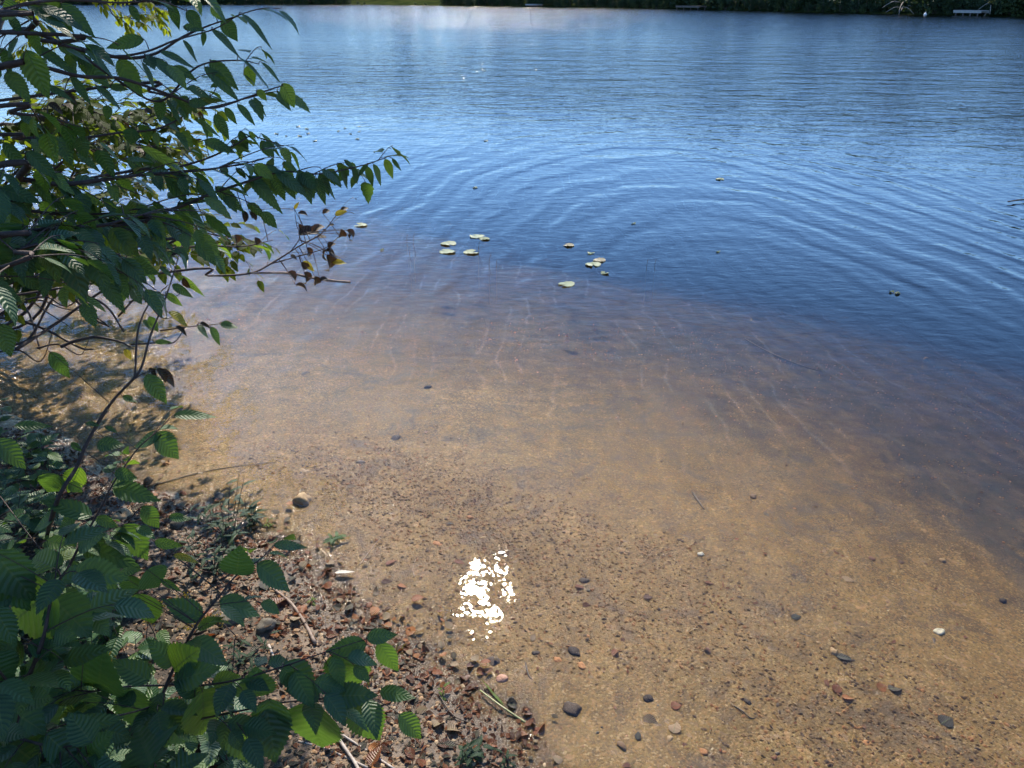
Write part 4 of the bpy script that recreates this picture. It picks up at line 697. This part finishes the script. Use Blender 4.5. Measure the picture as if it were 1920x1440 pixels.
for a in ((870, 1270, .045, 'lit_red', 'crumpled russet leaf at the waterline above the reed', .7, 1.9), (993, 1340, .045, 'lit_red', 'upturned russet leaf with a bright wet rim at the end of the reed', .6, .5), (965, 1325, .04, 'lit_dark', 'sodden brown leaf behind the reed', .8, .2), (802, 1276, .045, 'lit_red', 'curled russet leaf on the grey mud above the gravel', .6, .1), (705, 1415, .04, 'lit_orange', 'bright orange leaf on the shore gravel at the bottom', .7, -.6),
          (712, 1440, .04, 'lit_orange', 'second orange leaf just below the bright one', .7, .3), (815, 1392, .04, 'lit_red', 'long dusky red leaf on the gravel', .35, -.4), (825, 1362, .045, 'lit_tan', 'torn tan leaf in the gravel', .8, .9), (855, 1370, .05, 'lit_tan', 'larger torn tan leaf with a dark shadow', .7, .4), (930, 1400, .05, 'lit_red', 'folded dark russet leaf on the mud at the bottom', .5, .4), (728, 1305, .035, 'lit_orange', 'orange leaf behind the sapling leaves', .7, .3),
          (520, 1035, .05, 'lit_orange', 'orange leaf tip beside the round sapling leaf', .5, -.3), (533, 1120, .04, 'lit_orange', 'pointed orange leaf above the straight stick', .4, .3), (400, 1385, .07, 'lit_red', 'broad rust brown leaf caught under the saplings', .9, .4), (985, 1380, .035, 'lit_red', 'small red leaf at the tip of the mud spit', .6, .8), (905, 1262, .035, 'lit_red', 'wet red leaf by the sparkling waterline', .7, .2)):
    fp(*a, curl=.55, fold=.5, zoff=.008)
# litter drift: copies of a few kinds
LP = []
for k in range(14):
    mt = ['lit_red', 'lit_red', 'lit_orange', 'lit_tan', 'lit_red', 'lit_tan', 'lit_dark'][k % 7]; mb = MB(); cu = rng.uniform(.08, .7)
    add_leaves(mb, np.array([-.5, 0, 0]), [1, 0, .0], [0, 0, 1.], 1.0, rng.uniform(.35, .8), cu, rng.uniform(.0, .45), rng.uniform(0, 1), leafT, rng.uniform(-.6, .6)); V = np.concatenate(mb.V); V[:, 2] -= V[:, 2].min(); mb.V = [V]; LP.append(mb.data('litter_leaf', M[mt]))
cnt = 0; tries = 0
while cnt < 290 and tries < 40000:
    tries += 1; px, py = rng.uniform(130, 1060), rng.uniform(820, 1440); P = at_z(px, py, .03); d = float(shore_d(P[0], P[1]))
    if d < -.13 or d > .75: continue
    pr = math.exp(-((d-.03)/.08)**2)*(1.0 if 380 < px < 800 else .3)+.07
    if rng.uniform() > pr: continue
    b = at_g(px, py); o = link('litter_leaf', LP[rng.integers(14)]); s = rng.uniform(.014, .046); o.scale = (s, s, s*rng.uniform(.3, .8)); fl = rng.uniform() < .4
    o.location = (b[0], b[1], max(hz(b[0], b[1]), 0.0)+.003+(s*.25 if fl else 0)); o.rotation_euler = (rng.normal(0, .25)+(pi if fl else 0), rng.normal(0, .25), rng.uniform(0, 6.28))
    props(o, 'one of the curled brown and russet leaves washed up along the shoreline', 'leaf', 'fallen leaves along the waterline'); cnt += 1
# crumbs of leaf and bark on the bank, and dark flecks on the bed
def crumbs(name, n, box, dens, size, mat, label, lift=.003):
    P = np.stack([rng.uniform(box[0], box[1], n*6), rng.uniform(box[2], box[3], n*6)], -1); P = P[rng.uniform(size=len(P)) < dens(P[:, 0], P[:, 1])][:n]; k = len(P); h = height(P[:, 0], P[:, 1])+lift
    mb = MB(); an = rng.uniform(0, 6.28, k); D = np.stack([np.cos(an), np.sin(an), rng.uniform(-.3, .3, k)], -1)
    add_leaves(mb, np.column_stack([P, h]), D, np.array([0, 0, 1.])+rng.uniform(-.6, .6, (k, 3)), size*np.exp(rng.normal(0, .5, k)), rng.uniform(.15, .7, k), rng.uniform(0, .9, k), rng.uniform(0, .6, k), rng.uniform(0, 1, k), TPL_LO)
    o = mb.build(name, M[mat]); props(o, label, 'litter', None, 'stuff')
crumbs('leaf_litter', 11000, (-2.3, .5, .55, 2.9), lambda X, Y: sstep(.03, .3, shore_d(X, Y))*.95, .018, 'lit_dark', 'dark crumbled leaf litter covering the bank')
crumbs('leaf_crumbs', 11000, (-2.3, .5, .55, 2.9), lambda X, Y: sstep(-.03, .05, shore_d(X, Y))*np.where(shore_d(X, Y) < .3, .9, .35), .016, 'lit_red', 'small russet leaf fragments strewn over the bank')
crumbs('bed_debris', 5200, (-2.3, 3.4, .6, 5.2), lambda X, Y: (shore_d(X, Y) < -.05)*np.clip(.15+1.6*fbm(X, Y, 1.5, 3, 91)+.1, .02, 1), .008, 'lit_red', 'dark flecks of rotten leaf and bark on the lake bed')
# ------------------------------------------------------------------ sticks
def stick(pts, r0, r1, mat, label, dz=.008, forks=(), name='stick', cat='stick', z=None):
    W = [at_g(a, b)+[0, 0, dz] if z is None else at_z(a, b, z) for a, b in pts]; mb = MB(); P = catmull(W, 5); tube(mb, P, r0, r1, 7, .12)
    for f in forks: tube(mb, catmull([at_g(a, b)+[0, 0, dz*1.3] if z is None else at_z(a, b, z) for a, b in f], 4), r1*1.1, r1*.5, 5, .1)
    o = mb.build(name, M[mat]); return props(o, label, cat)
stick([(512, 1108), (545, 1135), (570, 1170), (592, 1212)], .004, .0055, 'stick', 'straight brown stick on the sunny litter, right of the round grey stone', .012)
stick([(505, 1215), (525, 1262), (560, 1300)], .004, .003, 'greystick', 'dark curved stick half in shade among the sapling leaves', .012)
stick([(618, 1360), (640, 1398), (668, 1440), (675, 1460)], .004, .0045, 'greystick', 'pale stick at the bottom, steepest of the three', .014)
stick([(640, 1382), (690, 1415), (740, 1448)], .003, .003, 'greystick', 'pale curved stick at the bottom, right of the steep one', .012)
stick([(560, 1395), (620, 1412), (690, 1445)], .003, .003, 'greystick', 'low pale stick running under the other two at the bottom', .01)
stick([(730, 1345), (780, 1395), (740, 1440)], .0015, .001, 'wetstick', 'thin dark twig on the gravel', .008)
stick([(795, 1430), (860, 1440)], .0015, .001, 'stick', 'thin straight twig at the bottom of the gravel', .008)
stick([(822, 1305), (850, 1345), (890, 1362)], .002, .0015, 'wetstick', 'dark crooked twig between mud and gravel', .008)
stick([(1365, 1320), (1390, 1335), (1412, 1350), (1432, 1325), (1448, 1300)], .0022, .001, 'wetstick', 'forked V shaped twig lying on the lake bed', .006, name='twig', cat='twig')
stick([(1298, 925), (1308, 940), (1320, 957)], .006, .003, 'wetstick', 'short thick sunken stick on the open sand', .004)
stick([(1395, 640), (1440, 665), (1500, 690), (1540, 702)], .006, .004, 'wetstick', 'long thin sunken branch in the deeper water at the right', .02)
stick([(290, 912), (350, 895), (420, 880), (520, 868)], .0022, .001, 'wetstick', 'long dark twig standing in for a branch shadow on the sunlit sand of the shallows', .006)  # dark strip laid along the shadow line of a branch
stick([(675, 1068), (695, 1040), (712, 1020), (730, 1012)], .0015, .0008, 'stick', 'thin twig rising from the water behind the white leaf', .02, forks=[[(690, 1060), (720, 1040), (745, 1035)]])
stick([(985, 1245), (992, 1270), (1005, 1285), (1000, 1300)], .003, .0015, 'wetstick', 'small bent sunken stick below the sun sparkles', .004)
stick([(1500, 1190), (1530, 1200), (1562, 1212)], .004, .002, 'wetstick', 'short dark sunken stick left of the tan stone', .004)
stick([(1750, 1200), (1752, 1230), (1748, 1260)], .006, .003, 'wetstick', 'blackened sunken stick at the right, below the white stone', .004)
stick([(1890, 378), (1920, 374), (1980, 368)], .006, .008, 'wetstick', 'dark branch tip poking out of the water at the right edge', z=.02)
stick([(778, 795+300), (775, 1080), (780, 1062)], .0012, .0008, 'stick', 'short upright twig in the shallows', .03)
# reed lying across the waterline
rr = empty('reed', at_g(930, 1320), 'green and tan reed stem lying across the waterline', 'reed'); mb = MB(); tube(mb, catmull([at_g(900, 1300)+[0, 0, .012], at_g(940, 1330)+[0, 0, .012], at_g(988, 1362)+[0, 0, .01]], 5), .0022, .0035, 6); mb.build('stem', M['reed'], rr)
mb = MB(); B_ = at_g(945, 1330)+[0, 0, .014]; T_ = at_g(905, 1285)+[0, 0, .02]; add_leaves(mb, B_, T_-B_, [0, 0, 1.], np.linalg.norm(T_-B_)*1.1, .07, .03, .2, .8); mb.build('blade', M['leaf'], rr)
# grass tufts on the bank
for k, (a, b) in enumerate(((730, 1235), (700, 1260), (760, 1250), (660, 1240))):
    mb = MB(); g0 = at_g(a, b); n = 34; an = rng.uniform(0, 6.28, n); add_leaves(mb, g0+rng.uniform(-.03, .03, (n, 3))*[1, 1, 0], np.stack([np.cos(an), np.sin(an), rng.uniform(.1, .8, n)], -1), [0, 0, 1.], rng.uniform(.02, .05, n), .06, .4, .1, rng.uniform(.7, 1, n), TPL_MID)
    o = mb.build('grass_tuft', M['leaf_small']); props(o, 'one of the sparse yellowed grass tufts on the gravel right of the sapling leaves', 'grass', 'yellowed grass tufts')
# ------------------------------------------------------------------ lily pads
def pad(px, py, wpx, label, notch=.35, tint=.3, yaw=None, tilt=.02):
    c = at_z(px, py, .004); dep = c[1]*cos(PITCH)+CAMZ*sin(PITCH); R_ = wpx*.44*dep/FPX; yaw = rng.uniform(0, 6.28) if yaw is None else yaw
    an = np.linspace(notch/2, 2*pi-notch/2, 30)+yaw; rs = [0.05, .5, .9, 1.0]; V = []
    for q_, r_ in enumerate(rs):
        for k, a in enumerate(an):
            rr_ = R_*r_*(1+.04*sin(3*a+px)); V.append((c[0]+cos(a)*rr_*1.12, c[1]+sin(a)*rr_*.9, c[2]+.004*r_*r_*(1+sin(2*a+px))+tilt*R_*r_*sin(a)+.002*sin(9*a)*r_))
    V = np.array(V); n = len(an); i_ = np.arange(len(rs)-1)[:, None]*n; j_ = np.arange(n-1)[None]; F = np.stack([i_+j_, i_+j_+1, i_+n+j_+1, i_+n+j_], -1).reshape(-1, 4)
    Vb = V-[0, 0, .0015]; FF = np.vstack([F, F[:, ::-1]+len(V)]); uv = np.tile(np.stack([np.tile(np.linspace(0, 1, n), len(rs)), np.repeat(rs, n)], -1), (2, 1))
    mb = MB(); mb.add(np.vstack([V, Vb]), FF, uv, tint); o = mb.build('lily_pad', M['lily']); props(o, label, 'lily pad')
for a in ((841, 457, 30, 'round lily pad behind its twin at the left of the cluster', .5), (839, 472, 30, 'round lily pad in front of its twin at the left of the cluster', .3), (884, 473, 30, 'lily pad with a dark notch and an upright stalk beside it', 1.0), (894, 443, 28, 'larger pad of the touching pair furthest back', .3), (909, 448, 20, 'smaller pad of the touching pair furthest back', .3), (1067, 460, 20, 'brownish floating leaf, left of the right hand group', .4),
          (1108, 475, 14, 'small pale pad at the back of the right hand group', 1.2), (1124, 488, 24, 'dull brownish pad in the middle of the right hand group', .3), (1112, 496, 30, 'largest pale pad of the right hand group', .5), (1134, 512, 16, 'small pad at the front right of the right hand group', .8), (1062, 533, 31, 'pale green lily pad nearest to the bank', .6), (676, 422, 26, 'ragged pad near the withered bough', 1.2), (1350, 336, 16, 'small yellow pad far out at the centre right', .4),
          (1672, 547, 9, 'tiny white floating leaf at the right, left of its twin', .4), (1683, 550, 10, 'tiny white floating leaf at the right, right of its twin', .4), (1346, 472, 8, 'tiny floating leaf in the middle of the lake surface', .4), (1188, 419, 8, 'tiny floating leaf above the right hand group', .4), (891, 352, 9, 'small dark fleck floating above the lily pads', .4), (911, 264, 8, 'small speck floating far out', .4), (716, 468, 7, 'little white bud floating left of the pads', .4)):
    pad(a[0], a[1], a[2], a[3], a[4], .9 if 'brown' in a[3] else rng.uniform(0, .5))
# duckweed-like pale flecks far left of centre
for k in range(13):
    pad(rng.uniform(510, 680), rng.uniform(232, 266), rng.uniform(4, 9), None, .3, .3); o = COL.objects[-1] if False else bpy.data.objects[-1]
for o in bpy.data.objects:
    if o.name.startswith('lily_pad') and 'label' not in o: props(o, 'one of the small pale pads in the scattered patch beyond the birch leaves', 'lily pad', 'distant scattered pads')
for a, b, hgt, lab in ((775, 460, .10, 'tallest thin reed stalk left of the lily pads'), (763, 452, .05, 'faint short stalk left of the tallest one'), (768, 478, .05, 'short stalk below the tallest one'), (897, 472, .08, 'leaning stalk beside the notched pad'), (917, 497, .08, 'thin stalk between the pad groups'), (931, 496, .03, 'short stub right of the thin stalk'), (1213, 497, .04, 'left stub of the stalk pair far right of the pads'), (1228, 497, .04, 'right stub of the stalk pair far right of the pads')):
    c = at_z(a, b, 0); mb = MB(); tube(mb, catmull([c-[0, 0, .3], c, c+[.004+.1*hgt, 0, hgt]], 4), .0018, .0012, 5); o = mb.build('reed_stalk', M['wetstick']); props(o, lab, 'stalk')
# ------------------------------------------------------------------ far shore
def far_at(px, off=0.0):
    """point on the far waterline at this column, pushed inland by off metres"""
    d = ray(px, 10)[:2]; d = d/np.linalg.norm(d); ts = np.linspace(40, 330, 2400); P = d[None]*ts[:, None]; fd = far_d(P[:, 0], P[:, 1]); k = np.argmax(fd > 0); k2 = np.argmax(fd > off)
    return P[k2 if k2 else k]
def tree_proto(kind, seed):
    r_ = empty('tree', (0, 0, 0), '', 'tree'); H_ = {0: 7., 1: 8.5, 2: 2.6}[kind]; tb = MB(); cb = MB()
    tube(tb, catmull([(0, 0, -.5), (.1, .05, H_*.3), (.0, .1, H_*.65), (.1, 0, H_*.95)], 4), .16 if kind < 2 else .05, .03, 6, .1)
    n = {0: 2600, 1: 2600, 2: 900}[kind]; u_ = rng.uniform(0, 1, n)
    if kind == 0:   # broadleaf to the ground
        cen = [(rng.uniform(-1.8, 1.8), rng.uniform(-1.8, 1.8), rng.uniform(.8, H_-1.5), rng.uniform(.9, 1.9)) for _ in range(16)]+[(rng.uniform(-2, 2), rng.uniform(-1.5, 1.5), rng.uniform(.4, 1.3), rng.uniform(.5, .9)) for _ in range(6)]
        ci = rng.integers(0, len(cen), n); C = np.array(cen)[ci]; P = C[:, :3]+norm(rng.normal(size=(n, 3)))*C[:, 3:]*(u_[:, None]**.35)
        for c in cen: tube(tb, catmull([(0, 0, c[2]*.5), ((c[0])*.5, c[1]*.5, c[2]*.8), c[:3]], 3), .06, .02, 5)
    elif kind == 1:  # conifer
        z = H_*(.06+.94*u_); rr_ = (1-z/H_)*2.1*rng.uniform(.3, 1, n)**.5*(1+.25*np.sin(z*5)); an = rng.uniform(0, 6.28, n); P = np.stack([np.cos(an)*rr_, np.sin(an)*rr_, z-rr_*.2], -1)
        for k in range(22): z = H_*(.06+.9*k/22); a = k*2.4; l = (1-z/H_)*1.9; tube(tb, np.array([(0, 0, z), (cos(a)*l, sin(a)*l, z-.15*l)]), .03, .01, 4)
    else:
        cen = [(rng.uniform(-1.2, 1.2), rng.uniform(-.8, .8), rng.uniform(.4, 1.6), rng.uniform(.4, .8)) for _ in range(8)]; ci = rng.integers(0, 8, n); C = np.array(cen)[ci]; P = C[:, :3]+norm(rng.normal(size=(n, 3)))*C[:, 3:]*(u_[:, None]**.35)
        for c in cen: tube(tb, catmull([(0, 0, 0), (c[0]*.5, c[1]*.5, c[2]*.5), c[:3]], 3), .03, .01, 5)
    P[:, 2] = np.maximum(P[:, 2], .05); tn = np.clip(vn(P[:, 0]*1.2, P[:, 2]*1.2, 1, seed)+rng.uniform(-.2, .2, n), 0, 1)
    add_leaves(cb, P, rng.normal(size=(n, 3)), rng.normal(size=(n, 3))+[0, 0, .6], rng.uniform(.22, .5, n) if kind < 2 else rng.uniform(.12, .28, n), .6, .1, .1, tn*(.5 if kind == 1 else 1.0), TPL_LO)
    t_ = tb.build('trunk', M['trunk'], r_); c_ = cb.build('crown', M['leaf_far'], r_); return [r_, t_, c_]
PR = {k: [tree_proto(k, 5+k*7+j) for j in range(2)] for k in (0, 1, 2)}; used = set()
info = {0: ('broadleaf_tree', 'one of the dark broadleaf trees crowding the far shore', 'tree', 'broadleaf trees on the far shore'), 1: ('conifer', 'one of the dark conifers standing along the far shore', 'tree', 'conifers on the far shore'), 2: ('shore_bush', 'one of the low bushes at the far water edge', 'bush', 'bushes on the far shore')}
def put(kind, P, s, label=None):
    pi_ = rng.integers(2); src = PR[kind][pi_]; key = (kind, pi_)
    if key in used:
        r_ = src[0].copy(); COL.objects.link(r_)
        for ch in src[1:]:
            c = ch.copy(); COL.objects.link(c); c.parent = r_
    else: used.add(key); r_ = src[0]
    nm, lb, ct, gr = info[kind]; r_.name = nm; r_.location = (P[0], P[1], hz(P[0], P[1])-.1); r_.scale = (s, s, s*rng.uniform(.85, 1.15)); r_.rotation_euler.z = rng.uniform(0, 6.28)
    r_['label'] = label or lb; r_['category'] = ct
    if label is None: r_['group'] = gr
    elif 'group' in r_: del r_['group']
gaps = [(655, 825), (998, 1014)]
px = -120.
while px < 2080:
    dist = np.linalg.norm(far_at(px)); stp = 2.6*FPX/dist*1.0
    ing = any(a < px < b for a, b in gaps)
    if not ing: put(0 if rng.uniform() < .6 else 1, far_at(px, rng.uniform(1.5, 4.0)), rng.uniform(.8, 1.25))
    px += stp*rng.uniform(.8, 1.25)
px = -100.
while px < 2050:
    dist = np.linalg.norm(far_at(px)); ing = any(a < px < b for a, b in gaps)
    if not ing or rng.uniform() < .5: put(2, far_at(px, rng.uniform(.3, 1.2)), rng.uniform(.5, 1.0)*(.5 if ing else 1))
    px += rng.uniform(12, 34)*130/dist
px = -120.
while px < 2080:
    dist = np.linalg.norm(far_at(px)); put(0, far_at(px, rng.uniform(14, 26)), rng.uniform(1.0, 1.5)); px += 5.5*FPX/dist*rng.uniform(.8, 1.2)
put(2, far_at(1752, .6), 1.3, 'large rounded yellow green bush left of the white dock'); put(2, far_at(1800, .6), 1.0, 'pale bush directly behind the white dock')
def boxmb(mb, x0, x1, y0, y1, z0, z1, M4=None):
    V = np.array([(a, b, c) for c in (z0, z1) for b in (y0, y1) for a in (x0, x1)], float); F = [(0, 2, 3, 1), (4, 5, 7, 6), (0, 1, 5, 4), (2, 6, 7, 3), (0, 4, 6, 2), (1, 3, 7, 5)]
    if M4 is not None: V = V@M4[0].T+M4[1]
    mb.add(V, np.array(F))
def dock(pa, pb, off, mat, label):
    A = far_at(pa, off); B = far_at(pb, off); L = np.linalg.norm(B-A); d = (B-A)/L; R = np.array([[d[0], -d[1], 0], [d[1], d[0], 0], [0, 0, 1]]); M4 = (R, np.array([A[0], A[1], 0])); r_ = empty('dock', (A[0], A[1], 0), label, 'dock')
    mb = MB(); nb = int(L/.3)
    for k in range(nb): boxmb(mb, k*L/nb, (k+.92)*L/nb, -.7, .7, .42, .50, M4)
    mb.build('deck', M[mat], r_, False); mb = MB(); boxmb(mb, 0, L, -.66, -.56, .26, .418, M4); boxmb(mb, 0, L, .56, .66, .26, .418, M4); mb.build('beam', M[mat], r_, False)
    for k in range(4):
        for s_ in (-.6, .6):
            mb = MB(); c = R@np.array([.3+k*(L-.6)/3, s_*1.02, 0])+M4[1]; tube(mb, np.array([c-[0, 0, 1.2], c+[0, 0, .256]]), .06, .06, 8); mb.build('post', M['darkwood'], r_)
dock(1798, 1850, -1.2, 'boards', 'long pale dock low over the water at the far shore, right side'); dock(1274, 1318, -1.0, 'darkwood', 'dark dock at the far shore right of centre')
dock(990, 1012, -.5, 'boards', 'short pale landing beside the grassy clearing on the far shore')
c = at_z(1735, 26.5, .12); mb = MB(); V = ICO2[0]*.16; V[:, 2] *= 1.1; mb.add(V+[c[0], c[1], .08], ICO2[1]); tube(mb, np.array([[c[0], c[1], .2], [c[0], c[1], .34]]), .04, .03, 8); props(mb.build('mooring_buoy', M['white']), 'small white mooring buoy off the far shore', 'buoy')
for pxs, off, lab in ((1700, -.6, 'bleached fallen branches trailing into the water on the far shore'), (1862, -.4, 'fallen grey limb slanting into the water right of the pale dock')):
    mb = MB(); A = far_at(pxs, 1.5); 
    for k in range(8):
        a0 = np.array([A[0]+rng.uniform(-1, 1), A[1], rng.uniform(.3, 1.2)]); e = a0+[rng.uniform(-4, 4), rng.uniform(-3.5, -1), rng.uniform(-1.2, .1)-a0[2]*.4]; tube(mb, catmull([a0, (a0+e)/2+[0, 0, .3], e], 4), .06, .02, 5)
    props(mb.build('fallen_branch', M['greystick']), lab, 'driftwood')
# dinghy drawn up by the clearing
c = far_at(1005, .9); bo = empty('kayak', (c[0], c[1], hz(*c)), 'small orange kayak on the shore by the grassy clearing', 'kayak'); mb = MB(); V = ICO3[0]*np.array([1.6, .34, .2])+[c[0], c[1], hz(*c)+.2]; mb.add(V, ICO3[1]); mb.build('hull', M['orangekayak'], bo); mb = MB(); V = ICO2[0]*np.array([.4, .2, .05])+[c[0], c[1], hz(*c)+.4]; mb.add(V, ICO2[1]); mb.build('cockpit', M['darkwood'], bo)
for v in PR.values():
    for src in v:
        if not src[0].get('label'):
            for o in src[::-1]: bpy.data.objects.remove(o)
